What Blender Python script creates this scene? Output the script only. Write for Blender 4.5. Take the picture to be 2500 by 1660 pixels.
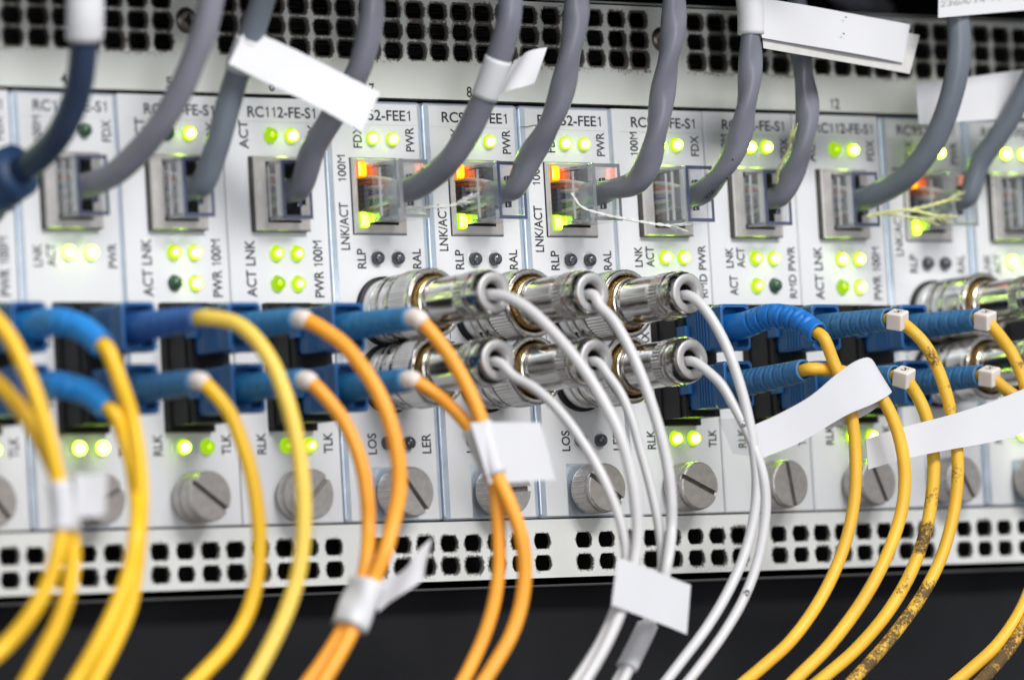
import bpy, bmesh, math, random
import numpy as np
from mathutils import Vector, Matrix

for _o in list(bpy.data.objects):
    bpy.data.objects.remove(_o, do_unlink=True)
SC = bpy.context.scene
COL = SC.collection
S = 0.001                      # everything below is written in millimetres
random.seed(7)

# ------------------------------------------------------------------ camera
CX, CY, CZ = -640.232301, -934.36655, -129.732236
YAW, PITCH, ROLL, FPX = 0.683124, 0.067565, -0.056379, 14500.0
PW, PH = 2500.0, 1660.0
_f = np.array([math.sin(YAW)*math.cos(PITCH), math.cos(YAW)*math.cos(PITCH), math.sin(PITCH)])
_r0 = np.array([math.cos(YAW), -math.sin(YAW), 0.0]); _u0 = np.cross(_r0, _f)
_r = math.cos(ROLL)*_r0 + math.sin(ROLL)*_u0
_u = -math.sin(ROLL)*_r0 + math.cos(ROLL)*_u0
CAMP = np.array([CX, CY, CZ])
cam_d = bpy.data.cameras.new('camera'); cam = bpy.data.objects.new('camera', cam_d); COL.objects.link(cam)
cam.matrix_world = Matrix(((_r[0], _u[0], -_f[0], CX*S), (_r[1], _u[1], -_f[1], CY*S), (_r[2], _u[2], -_f[2], CZ*S), (0, 0, 0, 1)))
cam_d.sensor_width = 36.0; cam_d.lens = FPX*36.0/PW
cam_d.clip_start = 0.02; cam_d.clip_end = 30.0
cam_d.dof.use_dof = True
cam_d.dof.focus_distance = float((np.array([134.0, -8.0, -45.0])-CAMP) @ _f)*S
cam_d.dof.aperture_fstop = 12.0
SC.camera = cam

# ------------------------------------------------------------------ light
w = bpy.data.worlds.new('World'); SC.world = w; w.use_nodes = True
nt = w.node_tree; nt.nodes.clear()
wo = nt.nodes.new('ShaderNodeOutputWorld'); bg = nt.nodes.new('ShaderNodeBackground')
tc = nt.nodes.new('ShaderNodeTexCoord'); sx = nt.nodes.new('ShaderNodeSeparateXYZ'); rp = nt.nodes.new('ShaderNodeValToRGB')
mp = nt.nodes.new('ShaderNodeMapRange'); mp.inputs[1].default_value = -1; mp.inputs[2].default_value = 1
nt.links.new(tc.outputs['Generated'], sx.inputs[0]); nt.links.new(sx.outputs['Z'], mp.inputs[0])
nt.links.new(mp.outputs[0], rp.inputs[0]); nt.links.new(rp.outputs[0], bg.inputs['Color']); nt.links.new(bg.outputs[0], wo.inputs[0])
cr = rp.color_ramp
cr.elements[0].position = 0.0; cr.elements[0].color = (0.14, 0.14, 0.15, 1)
cr.elements[1].position = 1.0; cr.elements[1].color = (0.55, 0.57, 0.60, 1)
for p_, c_ in ((0.36, (0.19, 0.19, 0.20, 1)), (0.47, (0.42, 0.42, 0.44, 1)), (0.56, (0.62, 0.63, 0.66, 1)), (0.75, (0.60, 0.62, 0.66, 1))):
    e = cr.elements.new(p_); e.color = c_
bg.inputs['Strength'].default_value = 0.95

def area(name, loc, target, sx_, sy_, power, col=(1, 1, 1)):
    l = bpy.data.lights.new(name, 'AREA'); l.shape = 'RECTANGLE'; l.size = sx_; l.size_y = sy_; l.energy = power; l.color = col
    o = bpy.data.objects.new(name, l); COL.objects.link(o); o.location = loc
    o.rotation_euler = (Vector(target)-Vector(loc)).to_track_quat('-Z', 'Y').to_euler(); return o
area('ceiling_and_fill_lamp', (0.10, -1.20, 0.76), (0.12, 0, -0.04), 0.80, 0.26, 22.0, (1.0, 0.99, 0.97))
area('ceiling_and_fill_lamp', (-0.85, -1.70, -0.05), (0.14, 0, -0.05), 0.35, 0.7, 9.0, (0.93, 0.96, 1.0))  # fill lamp level with the panel, added to lighten left-facing sides
SC.view_settings.view_transform = 'Standard'; SC.view_settings.look = 'None'
SC.view_settings.exposure = 0.0; SC.view_settings.gamma = 1.0; SC.view_settings.use_curve_mapping = False
SC.render.engine = 'CYCLES'
cy = SC.cycles
cy.use_denoising = True
try: cy.denoiser = 'OPENIMAGEDENOISE'
except Exception: pass
cy.max_bounces = 12; cy.transparent_max_bounces = 24; cy.transmission_bounces = 8; cy.glossy_bounces = 5; cy.diffuse_bounces = 4
cy.sample_clamp_indirect = 6.0; cy.sample_clamp_direct = 0.0

# ------------------------------------------------------------------ pixel helpers (photo px of the 2361 wide view)
OK_ = 2500.0/2361.0
def at(u, v, d):
    """point seen at (u, v) that stands d millimetres in front of the panel"""
    px, py = u*OK_, v*OK_
    D = ((px-PW/2)/FPX)*_r - ((py-PH/2)/FPX)*_u + _f
    t = (-d-CY)/D[1]
    q = CAMP + t*D
    return Vector((q[0], q[1], q[2]))
def d_for_x(u, v, X):
    px, py = u*OK_, v*OK_
    D = ((px-PW/2)/FPX)*_r - ((py-PH/2)/FPX)*_u + _f
    t = (X-CX)/D[0]
    return -(CY + t*D[1])
def pix(P):
    d = np.array([P[0], P[1], P[2]])-CAMP; z = d @ _f
    return ((PW/2+FPX*(d @ _r)/z)/OK_, (PH/2-FPX*(d @ _u)/z)/OK_)

# ------------------------------------------------------------------ materials
MATS = {}
def nodes(name):
    m = bpy.data.materials.new(name); m.use_nodes = True
    t = m.node_tree; t.nodes.clear()
    out = t.nodes.new('ShaderNodeOutputMaterial'); MATS[name] = m
    return m, t, out
def N(t, kind, **kw):
    n = t.nodes.new(kind)
    for k, v in kw.items():
        if k in n.inputs: n.inputs[k].default_value = v
        else: setattr(n, k, v)
    return n
def noise(t, scale, detail=4.0, rough=0.55, stretch=None, coord='Object'):
    c = t.nodes.new('ShaderNodeTexCoord'); src = c.outputs[coord]
    if stretch:
        mpn = t.nodes.new('ShaderNodeMapping'); mpn.inputs['Scale'].default_value = stretch
        t.links.new(src, mpn.inputs[0]); src = mpn.outputs[0]
    n = t.nodes.new('ShaderNodeTexNoise'); n.inputs['Scale'].default_value = scale
    n.inputs['Detail'].default_value = detail; n.inputs['Roughness'].default_value = rough
    t.links.new(src, n.inputs['Vector']); return n
def ramp(t, src, p0, p1, c0=(0, 0, 0, 1), c1=(1, 1, 1, 1)):
    r = t.nodes.new('ShaderNodeValToRGB'); r.color_ramp.elements[0].position = p0; r.color_ramp.elements[1].position = p1
    r.color_ramp.elements[0].color = c0; r.color_ramp.elements[1].color = c1
    t.links.new(src, r.inputs[0]); return r
def mixc(t, fac, a, b):
    m = t.nodes.new('ShaderNodeMix'); m.data_type = 'RGBA'
    if isinstance(fac, (int, float)): m.inputs[0].default_value = fac
    else: t.links.new(fac, m.inputs[0])
    for i, x in ((6, a), (7, b)):
        if isinstance(x, tuple): m.inputs[i].default_value = x
        else: t.links.new(x, m.inputs[i])
    return m.outputs[2]
def mth(t, op, a, b=None):
    m = t.nodes.new('ShaderNodeMath'); m.operation = op
    for i, x in enumerate((a, b)):
        if x is None: continue
        if isinstance(x, (int, float)): m.inputs[i].default_value = x
        else: t.links.new(x, m.inputs[i])
    return m.outputs[0]
def bumped(t, bs, n, strength, dist):
    b = t.nodes.new('ShaderNodeBump'); b.inputs['Strength'].default_value = strength; b.inputs['Distance'].default_value = dist
    t.links.new(n, b.inputs['Height']); t.links.new(b.outputs[0], bs.inputs['Normal'])
def c4(c): return (c[0], c[1], c[2], 1.0)

def plain(name, col, rough=0.5, metal=0.0, var=0.12, vscale=180.0, bump=0.0, bscale=1500.0, spec=0.5, sss=0.0, coat=0.0, stretch=None, rvar=0.0):
    m, t, out = nodes(name)
    bs = N(t, 'ShaderNodeBsdfPrincipled', Roughness=rough, Metallic=metal)
    bs.inputs['Specular IOR Level'].default_value = spec
    if coat: bs.inputs['Coat Weight'].default_value = coat; bs.inputs['Coat Roughness'].default_value = 0.1
    if sss:
        bs.inputs['Subsurface Weight'].default_value = sss; bs.inputs['Subsurface Scale'].default_value = 0.002
        bs.inputs['Subsurface Radius'].default_value = (1, 0.8, 0.6)
    n = noise(t, vscale, stretch=stretch)
    a = tuple(x*(1-var) for x in col); b = tuple(min(1, x*(1+var)) for x in col)
    t.links.new(mixc(t, ramp(t, n.outputs[0], 0.3, 0.7).outputs[0], c4(a), c4(b)), bs.inputs['Base Color'])
    if rvar:
        r = ramp(t, n.outputs[0], 0.3, 0.7, (max(0, rough-rvar),)*3+(1,), (rough+rvar,)*3+(1,)); t.links.new(r.outputs[0], bs.inputs['Roughness'])
    if bump:
        n2 = noise(t, bscale, 2.0, stretch=stretch); bumped(t, bs, n2.outputs[0], bump, 0.0002)
    t.links.new(bs.outputs[0], out.inputs[0]); return m

def dusty(name, col, dustcol, amount):
    """sheet metal paint with lint gathered round the vent holes (attribute 'dust')"""
    m, t, out = nodes(name)
    bs = N(t, 'ShaderNodeBsdfPrincipled', Roughness=0.5)
    at_ = t.nodes.new('ShaderNodeAttribute'); at_.attribute_name = 'dust'
    n1 = noise(t, 1500.0, 5.0, 0.75); n2 = noise(t, 60.0, 3.0); n3 = noise(t, 2600.0, 2.0, 0.6)
    v = mth(t, 'ADD', mth(t, 'MULTIPLY', at_.outputs['Fac'], amount), mth(t, 'MULTIPLY', mth(t, 'SUBTRACT', n1.outputs[0], 0.5), 1.15))
    v = mth(t, 'ADD', v, mth(t, 'MULTIPLY', mth(t, 'SUBTRACT', n2.outputs[0], 0.5), 0.9))
    f = ramp(t, v, 0.36, 0.56)
    base = mixc(t, ramp(t, n2.outputs[0], 0.3, 0.75).outputs[0], c4(tuple(x*0.93 for x in col)), c4(col))
    sp = ramp(t, n3.outputs[0], 0.70, 0.74); sp2 = mth(t, 'MULTIPLY', sp.outputs[0], 0.45)
    base = mixc(t, sp2, base, (0.16, 0.15, 0.13, 1))
    dc = mixc(t, n3.outputs[0], c4(tuple(x*0.6 for x in dustcol)), c4(tuple(x*1.5 for x in dustcol)))
    t.links.new(mixc(t, f.outputs[0], base, dc), bs.inputs['Base Color'])
    t.links.new(ramp(t, f.outputs[0], 0, 1, (0.42,)*3+(1,), (0.95,)*3+(1,)).outputs[0], bs.inputs['Roughness'])
    h = mth(t, 'ADD', mth(t, 'MULTIPLY', n3.outputs[0], 0.25), mth(t, 'MULTIPLY', f.outputs[0], n1.outputs[0]))
    bumped(t, bs, h, 0.35, 0.0004)
    t.links.new(bs.outputs[0], out.inputs[0]); return m

def led_mat(name, rim, core, size, cs, spill=1.0):
    """lit LED: a hot chip seen in the middle of a coloured epoxy body (attribute 'hot' = distance from chip)"""
    m, t, out = nodes(name)
    at_ = t.nodes.new('ShaderNodeAttribute'); at_.attribute_name = 'hot'
    r = ramp(t, at_.outputs['Fac'], size*0.55, size)
    r.color_ramp.elements[0].color = c4(tuple(x*cs for x in core)) ; r.color_ramp.elements[1].color = c4(rim)
    # colour ramps clamp nothing in linear space, keep strength separate
    col = mixc(t, ramp(t, at_.outputs['Fac'], size*0.6, size).outputs[0], c4(core), c4(rim))
    st = t.nodes.new('ShaderNodeMapRange'); st.inputs[1].default_value = size*0.6; st.inputs[2].default_value = size
    st.inputs[3].default_value = cs; st.inputs[4].default_value = 1.0
    t.links.new(at_.outputs['Fac'], st.inputs[0])
    em = t.nodes.new('ShaderNodeEmission'); t.links.new(col, em.inputs[0]); t.links.new(st.outputs[0], em.inputs[1])
    gl = t.nodes.new('ShaderNodeBsdfGlossy'); gl.inputs['Roughness'].default_value = 0.15; gl.inputs['Color'].default_value = (0.05, 0.05, 0.05, 1)
    ad = t.nodes.new('ShaderNodeAddShader'); t.links.new(em.outputs[0], ad.inputs[0]); t.links.new(gl.outputs[0], ad.inputs[1])
    t.links.new(ad.outputs[0], out.inputs[0]); return m

def dirty_cable(name, col, dirt, amount):
    m, t, out = nodes(name)
    bs = N(t, 'ShaderNodeBsdfPrincipled', Roughness=0.5)
    dm = t.nodes.new('ShaderNodeAttribute'); dm.attribute_name = 'dirt'; med = noise(t, 210.0, 6.0, 0.72); fine = noise(t, 1500.0, 3.0, 0.7); tone = noise(t, 60.0, 2.0)
    v = mth(t, 'ADD', mth(t, 'MULTIPLY', dm.outputs['Fac'], amount), mth(t, 'SUBTRACT', med.outputs[0], 0.5))
    v = mth(t, 'ADD', v, mth(t, 'MULTIPLY', mth(t, 'SUBTRACT', fine.outputs[0], 0.5), 0.5))
    f = ramp(t, v, 0.19, 0.34)
    base = mixc(t, ramp(t, tone.outputs[0], 0.3, 0.7).outputs[0], c4(tuple(x*0.76 for x in col)), c4(col))
    t.links.new(mixc(t, mth(t, 'MULTIPLY', f.outputs[0], 0.9), base, c4(dirt)), bs.inputs['Base Color'])
    t.links.new(ramp(t, f.outputs[0], 0, 1, (0.50,)*3+(1,), (0.85,)*3+(1,)).outputs[0], bs.inputs['Roughness'])
    t.links.new(bs.outputs[0], out.inputs[0]); return m

def clear(name, tint, refl=0.9, fog=0.06, white=0.76):
    m, t, out = nodes(name)
    tr = N(t, 'ShaderNodeBsdfTransparent'); tr.inputs[0].default_value = c4(tint)
    gl = N(t, 'ShaderNodeBsdfGlossy', Roughness=0.06); gl.inputs['Color'].default_value = (refl, refl, refl, 1)
    df = N(t, 'ShaderNodeBsdfDiffuse'); df.inputs[0].default_value = (white, white*1.01, white*1.04, 1)
    fr = N(t, 'ShaderNodeFresnel'); ge = t.nodes.new('ShaderNodeNewGeometry'); t.links.new(mth(t, 'SUBTRACT', 1.5, mth(t, 'MULTIPLY', ge.outputs['Backfacing'], 0.8333)), fr.inputs[0])
    n = noise(t, 260.0, 2.0, stretch=(1, 0.25, 1)); b = t.nodes.new('ShaderNodeBump'); b.inputs['Strength'].default_value = 0.25; b.inputs['Distance'].default_value = 0.0004
    t.links.new(n.outputs[0], b.inputs['Height']); t.links.new(b.outputs[0], gl.inputs['Normal'])
    a = t.nodes.new('ShaderNodeMixShader'); a.inputs[0].default_value = fog; t.links.new(tr.outputs[0], a.inputs[1]); t.links.new(df.outputs[0], a.inputs[2])
    x = t.nodes.new('ShaderNodeMixShader'); t.links.new(mth(t, 'ADD', fr.outputs[0], 0.03), x.inputs[0]); t.links.new(a.outputs[0], x.inputs[1]); t.links.new(gl.outputs[0], x.inputs[2])
    t.links.new(x.outputs[0], out.inputs[0]); return m

dusty('chassis_paint', (0.63, 0.64, 0.60), (0.085, 0.070, 0.062), 0.92)
dusty('chassis_paint_clean', (0.70, 0.71, 0.69), (0.10, 0.09, 0.082), 0.66)
plain('card_sticker', (0.655, 0.66, 0.675), 0.42, var=0.025, vscale=40, bump=0.12, bscale=1800)
plain('card_paint', (0.66, 0.665, 0.685), 0.42, var=0.025, vscale=40, bump=0.10, bscale=1800)
plain('zinc', (0.60, 0.68, 0.78), 0.36, metal=0.75, var=0.10, vscale=240, bump=0.15, bscale=1500)
plain('print_ink', (0.022, 0.022, 0.03), 0.6, var=0.2)
plain('faint_print', (0.42, 0.42, 0.42), 0.6, var=0.1)
plain('black_plastic', (0.007, 0.007, 0.008), 0.5, var=0.3, bump=0.15, spec=0.3)
plain('void', (0.004, 0.004, 0.005), 0.8, var=0.2)
plain('backdrop_grey', (0.0125, 0.0130, 0.0152), 0.8, spec=0.15, var=0.25, vscale=12)
plain('backdrop_blue', (0.020, 0.021, 0.028), 0.6, var=0.2, vscale=12)
plain('backdrop_brown', (0.022, 0.013, 0.010), 0.6, var=0.2, vscale=12)
plain('nickel', (0.52, 0.505, 0.485), 0.16, metal=1.0, var=0.22, vscale=420, bump=0.22, bscale=700, stretch=(3.0, 0.10, 3.0), rvar=0.07)
plain('nickel_face', (0.60, 0.59, 0.58), 0.42, metal=0.85, var=0.08, vscale=200, bump=0.1)
plain('nickel_white', (0.72, 0.72, 0.73), 0.30, metal=0.6, var=0.05, vscale=200)
plain('brass', (0.60, 0.41, 0.17), 0.27, metal=1.0, var=0.2, vscale=300)
plain('knob_metal', (0.48, 0.455, 0.435), 0.44, metal=0.85, var=0.12, vscale=700, bump=0.22, bscale=2500)
plain('knob_slot', (0.20, 0.185, 0.17), 0.5, metal=0.8, var=0.25, vscale=700)
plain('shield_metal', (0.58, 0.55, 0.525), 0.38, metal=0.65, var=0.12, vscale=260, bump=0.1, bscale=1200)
plain('shield_shaded', (0.10, 0.095, 0.085), 0.5, metal=0.6, var=0.3, vscale=400)  # darker copy of the shield metal: shade painted on sides and opening walls
plain('contact_gold', (0.55, 0.30, 0.10), 0.3, metal=1.0)
plain('screw_metal', (0.17, 0.145, 0.13), 0.35, metal=0.9, var=0.3, vscale=600)
plain('grey_jacket', (0.162, 0.166, 0.203), 0.36, var=0.08, vscale=120, bump=0.10, bscale=700)
plain('pale_grey_jacket', (0.225, 0.222, 0.27), 0.45, var=0.08, vscale=90, bump=0.10, bscale=700)
plain('teal_grey_jacket', (0.142, 0.162, 0.194), 0.38, var=0.08, vscale=120, bump=0.10, bscale=700)
plain('navy_jacket', (0.022, 0.040, 0.085), 0.42, var=0.10, vscale=120)
plain('navy_boot', (0.015, 0.05, 0.13), 0.5, var=0.1)
plain('coax_jacket', (0.56, 0.55, 0.555), 0.38, var=0.05, vscale=150, bump=0.05)
plain('fibre_housing', (0.008, 0.082, 0.245), 0.45, var=0.10, vscale=200, bump=0.08)
plain('boot_bright', (0.008, 0.150, 0.50), 0.45, var=0.08, vscale=200, bump=0.05)
plain('boot_teal', (0.020, 0.165, 0.38), 0.5, var=0.10, vscale=200, bump=0.05)
plain('boot_slate', (0.032, 0.140, 0.320), 0.5, var=0.14, vscale=160, bump=0.05)
plain('boot_navy', (0.020, 0.100, 0.36), 0.5, var=0.08, vscale=200, bump=0.05)
plain('boot_blue', (0.014, 0.23, 0.64), 0.5, var=0.08, vscale=200, bump=0.05)
plain('yellow_jacket', (0.86, 0.50, 0.012), 0.48, var=0.09, vscale=60, bump=0.05)
plain('pale_yellow_jacket', (0.82, 0.57, 0.085), 0.48, var=0.09, vscale=60, bump=0.05)
plain('orange_jacket', (0.86, 0.345, 0.022), 0.48, var=0.10, vscale=60, bump=0.05)
dirty_cable('amber_jacket', (0.86, 0.48, 0.035), (0.09, 0.05, 0.03), 0.28)
dirty_cable('grimy_jacket', (0.84, 0.49, 0.035), (0.040, 0.025, 0.020), 0.30)
dirty_cable('filthy_jacket', (0.74, 0.42, 0.04), (0.035, 0.022, 0.017), 0.34)
plain('paper', (0.61, 0.61, 0.635), 0.55, var=0.025, vscale=60, sss=0.0)
plain('paper_back', (0.55, 0.54, 0.52), 0.6, var=0.06, vscale=400)
plain('tape', (0.70, 0.70, 0.73), 0.3, var=0.05, vscale=90, coat=0.3)
plain('sleeve_plastic', (0.70, 0.63, 0.59), 0.45, var=0.04, sss=0.5)
plain('thread', (0.66, 0.67, 0.64), 0.7, var=0.15, vscale=800)
plain('thread_yellow', (0.66, 0.66, 0.30), 0.7, var=0.15, vscale=800)
plain('wire_orange', (0.62, 0.17, 0.03), 0.4); plain('wire_green', (0.03, 0.24, 0.06), 0.4)
plain('wire_blue', (0.03, 0.10, 0.38), 0.4); plain('wire_brown', (0.17, 0.07, 0.03), 0.4); plain('wire_white', (0.62, 0.62, 0.60), 0.4)
plain('led_off_green', (0.035, 0.085, 0.045), 0.12, var=0.1); plain('led_off_clear', (0.055, 0.06, 0.075), 0.10, var=0.15, spec=0.8)
plain('bezel', (0.03, 0.03, 0.03), 0.4); plain('plug_edge', (0.05, 0.062, 0.115), 0.18, var=0.1, spec=0.8)
plain('plug_edge_grey', (0.20, 0.21, 0.22), 0.18, var=0.1, spec=0.8)
plain('plug_insert', (0.13, 0.14, 0.19), 0.3, var=0.1)
clear('clear_plastic', (0.965, 0.972, 0.985), 1.0, 0.025); clear('hazy_plastic', (0.96, 0.965, 0.97), 1.0, 0.045); clear('highlight_plastic', (0.96, 0.965, 0.98), 1.0, 0.34, 0.93); clear('smoke_plastic', (0.90, 0.91, 0.935), 1.0, 0.07)
LIME = (0.56, 0.98, 0.0)
led_mat('led_blazing', (0.60, 1.0, 0.02), (0.62, 1.0, 0.07), 1.0, 18.0)
led_mat('led_bright', LIME, (0.55, 1.0, 0.055), 0.76, 36.0)
led_mat('led_medium', (0.54, 0.90, 0.0), (0.60, 1.0, 0.05), 0.56, 26.0)
led_mat('led_dim', (0.36, 0.66, 0.0), (0.55, 0.82, 0.0), 0.45, 1.3)
led_mat('led_amber', (1.0, 0.30, 0.0), (1.0, 0.125, 0.001), 0.86, 9.0)
led_mat('led_lime', (0.56, 1.0, 0.0), (0.45, 1.0, 0.025), 0.82, 16.0)

# ------------------------------------------------------------------ mesh helpers (mm, world coordinates)
class MB:
    def __init__(self): self.v = []; self.f = []; self.mi = []; self.sm = []; self.at = {}
    def add(self, vs, fs, mi=0, smooth=False, attr=None):
        b = len(self.v); self.v += [tuple(x) for x in vs]
        for q in fs: self.f.append(tuple(b+i for i in q)); self.mi.append(mi); self.sm.append(smooth)
        if attr:
            for k, vals in attr.items():
                L = self.at.setdefault(k, {})
                for i, x in enumerate(vals): L[b+i] = x
        return self
    def add2(self, vs, main, rim, mi=0):
        for fs, sm in ((main, True), (rim, False)):
            used = sorted({i for f in fs for i in f}); ix = {k: j for j, k in enumerate(used)}
            self.add([vs[k] for k in used], [tuple(ix[i] for i in f) for f in fs], mi, sm)
        return self
    def box(self, x0, x1, y0, y1, z0, z1, bev=0.0, mi=0, rot=None, segs=2):
        bm = bmesh.new(); bmesh.ops.create_cube(bm, size=1.0)
        for q in bm.verts: q.co = Vector(((x0+x1)/2+q.co.x*(x1-x0), (y0+y1)/2+q.co.y*(y1-y0), (z0+z1)/2+q.co.z*(z1-z0)))
        if bev: bmesh.ops.bevel(bm, geom=list(bm.edges), offset=bev, segments=segs, affect='EDGES', profile=0.5)
        return self.frombm(bm, mi, rot)
    def frombm(self, bm, mi=0, mat=None, smooth=False):
        bm.verts.index_update()
        vs = [(mat @ q.co) if mat else q.co.copy() for q in bm.verts]
        fs = [[q.index for q in f.verts] for f in bm.faces]; bm.free()
        return self.add(vs, fs, mi, smooth)
    def lathe(self, prof, c, seg=48, mods=None, mi=0, smooth=True, axis=None, capend=False, sharp=True):
        """prof: list of (r, d) ; axis runs from the panel towards the viewer (-Y) through c=(x, z)"""
        vs = []; fs = []
        if sharp:
            np_ = [prof[0]]
            for k in range(1, len(prof)-1):
                p0, p, p1 = [Vector(q) for q in prof[k-1:k+2]]; a, b = p-p0, p1-p
                if a.length > 0.06 and b.length > 0.06 and a.angle(b) > 0.4:
                    np_ += [tuple(p-a.normalized()*0.025), tuple(p+b.normalized()*0.025)]
                else: np_.append(prof[k])
            prof = np_+[prof[-1]]
        for k, (r, d) in enumerate(prof):
            for i in range(seg):
                a = 2*math.pi*i/seg; rr = r
                if mods: rr = r+mods(k, a, d)
                p = Vector((rr*math.cos(a), -d, rr*math.sin(a)))
                if axis is not None: p = axis @ p
                vs.append((c[0]+p.x, p.y+(c[2] if len(c) > 2 else 0.0), c[1]+p.z))
        for k in range(len(prof)-1):
            for i in range(seg):
                j = (i+1) % seg
                fs.append((k*seg+i, k*seg+j, (k+1)*seg+j, (k+1)*seg+i))
        if capend: fs.append(tuple((len(prof)-1)*seg+i for i in range(seg)))
        return self.add(vs, fs, mi, smooth)
    def tube(self, pts, rad, seg=20, mi=0, cap=True, smooth=True):
        """pts: dense list of Vectors; rad: number or f(i, s, angle)"""
        n = len(pts); T = []
        for i in range(n): T.append((pts[min(i+1, n-1)]-pts[max(i-1, 0)]).normalized())
        ref = Vector((0, 0, 1)) if abs(T[0].z) < 0.9 else Vector((1, 0, 0))
        nn = (ref-T[0]*ref.dot(T[0])).normalized(); vs = []; s = 0.0; self.frames = []
        for i in range(n):
            if i: s += (pts[i]-pts[i-1]).length
            nn = (nn-T[i]*nn.dot(T[i])).normalized(); bb = T[i].cross(nn)
            self.frames.append((pts[i], nn, bb, s))
            for k in range(seg):
                a = 2*math.pi*k/seg; r = rad(i, s, a) if callable(rad) else rad
                vs.append(pts[i]+nn*(r*math.cos(a))+bb*(r*math.sin(a)))
        fs = []
        for i in range(n-1):
            for k in range(seg):
                j = (k+1) % seg; fs.append((i*seg+k, i*seg+j, (i+1)*seg+j, (i+1)*seg+k))
        if cap: fs.append(tuple(range(seg-1, -1, -1))); fs.append(tuple((n-1)*seg+k for k in range(seg)))
        return self.add(vs, fs, mi, smooth)
    def mesh(self, name, mats, origin):
        me = bpy.data.meshes.new(name)
        o = Vector(origin)
        me.from_pydata([((x-o.x)*S, (y-o.y)*S, (z-o.z)*S) for x, y, z in self.v], [], self.f)
        for m in mats: me.materials.append(MATS[m])
        me.polygons.foreach_set('material_index', self.mi); me.polygons.foreach_set('use_smooth', self.sm)
        for k, L in self.at.items():
            a = me.attributes.new(k, 'FLOAT', 'POINT'); arr = np.zeros(len(self.v), dtype=np.float32)
            for i, x in L.items(): arr[i] = x
            a.data.foreach_set('value', arr)
        bm = bmesh.new(); bm.from_mesh(me); bmesh.ops.recalc_face_normals(bm, faces=bm.faces); bm.to_mesh(me); bm.free()
        me.update(); return me

ORG = {}
def thing(name, label, cat, loc, group=None):
    o = bpy.data.objects.new(name, None); COL.objects.link(o); o.location = Vector(loc)*S; o.empty_display_size = 0.01
    o['label'] = label; o['category'] = cat
    if group: o['group'] = group
    ORG[o.name] = Vector(loc); return o
def part(name, mb, mats, parent, label=None):
    if isinstance(mats, str): mats = [mats]
    me = mb.mesh(name, mats, ORG[parent.name]); o = bpy.data.objects.new(name, me); COL.objects.link(o); o.parent = parent
    ORG[o.name] = ORG[parent.name]
    if label: o['label'] = label
    return o
def tag(o, label=None, cat=None, group=None, kind=None):
    for k, v in (('label', label), ('category', cat), ('group', group), ('kind', kind)):
        if v: o[k] = v
    return o
def single(name, mb, mats, loc, label=None, cat=None, group=None, kind=None):
    if isinstance(mats, str): mats = [mats]
    me = mb.mesh(name, mats, loc); o = bpy.data.objects.new(name, me); COL.objects.link(o); o.location = Vector(loc)*S
    ORG[o.name] = Vector(loc); return tag(o, label, cat, group, kind)
def dup(o, root, dx):
    """copy of a part (and its sub-parts) for another thing of the same kind"""
    c = o.copy(); COL.objects.link(c); c.parent = root; ORG[c.name] = ORG[root.name]
    for k in list(c.keys()):
        pass
    for ch in o.children: dup(ch, c, dx)
    return c

_tx = {}; _gl = {}
def _raw(s):
    cu = bpy.data.curves.new('t', 'FONT'); cu.body = s; cu.resolution_u = 4; cu.size = 1.0; cu.offset = 0.0 if 'M' in s or len(s) > 2 or s[-1:] == 'H' else 0.017
    ob = bpy.data.objects.new('t', cu); COL.objects.link(ob)
    dg = bpy.context.evaluated_depsgraph_get(); ev = ob.evaluated_get(dg); me = ev.to_mesh()
    V = [tuple(q.co) for q in me.vertices]; F = [tuple(p.vertices) for p in me.polygons]
    ev.to_mesh_clear(); bpy.data.objects.remove(ob); bpy.data.curves.remove(cu); return V, F
def glyph(c):
    if c not in _gl:
        h0 = min(q[0] for q in _raw('H')[0]); cap = max(q[1] for q in _raw('H')[0])
        if c == '1':
            adv = glyph('0')[2]; k = cap; sw = 0.14*k; x = adv*0.50
            V = [(x, 0, 0), (x+sw, 0, 0), (x+sw, k, 0), (x, k, 0), (x, k*0.80, 0), (x-0.20*k, k*0.70, 0), (x-0.20*k, k*0.81, 0), (x-0.03*k, k*0.90, 0)]
            F = [(0, 1, 2, 3, 7, 6, 5, 4)]
            F = [(0, 1, 4), (1, 2, 4), (2, 3, 4), (3, 7, 4), (7, 6, 5), (7, 5, 4)]
        else:
            V, F = _raw(c) if c != ' ' else ([], [])
            VH = _raw(c+'H')[0]; xm = max(q[0] for q in VH); hw = max(q[0] for q in _raw('H')[0]); adv = xm-hw
        _gl[c] = (V, F, adv)
    return _gl[c]
def text_geo(s, bold=0.0):
    key = (s, bold)
    if key not in _tx:
        if any(ord(c) > 127 for c in s): V, F = _raw(s)
        else:
            V = []; F = []; x = 0.0
            for c in s:
                v, f, adv = glyph(c); b0 = len(V)
                V += [(q[0]+x, q[1], 0) for q in v]; F += [tuple(b0+i for i in p) for p in f]; x += adv
        xs = [q[0] for q in V]; ys = [q[1] for q in V]
        x0, x1, y0, y1 = min(xs), max(xs), min(ys), max(ys)
        _tx[key] = ([((q[0]-x0)/(x1-x0), (q[1]-y0)/(y1-y0)) for q in V], F)
    return _tx[key]
def letters(mb, s, x0, x1, z0, z1, vert=False, y=-0.035, mi=0, ox=0.0, bold=0.012):
    """print s so that it fills the box; vert: it reads upwards"""
    V, F = text_geo(s, bold)
    if vert: vs = [(ox+x1-b*(x1-x0), y, z0+a*(z1-z0)) for a, b in V]
    else: vs = [(ox+x0+a*(x1-x0), y, z0+b*(z1-z0)) for a, b in V]
    mb.add(vs, F, mi)

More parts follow.
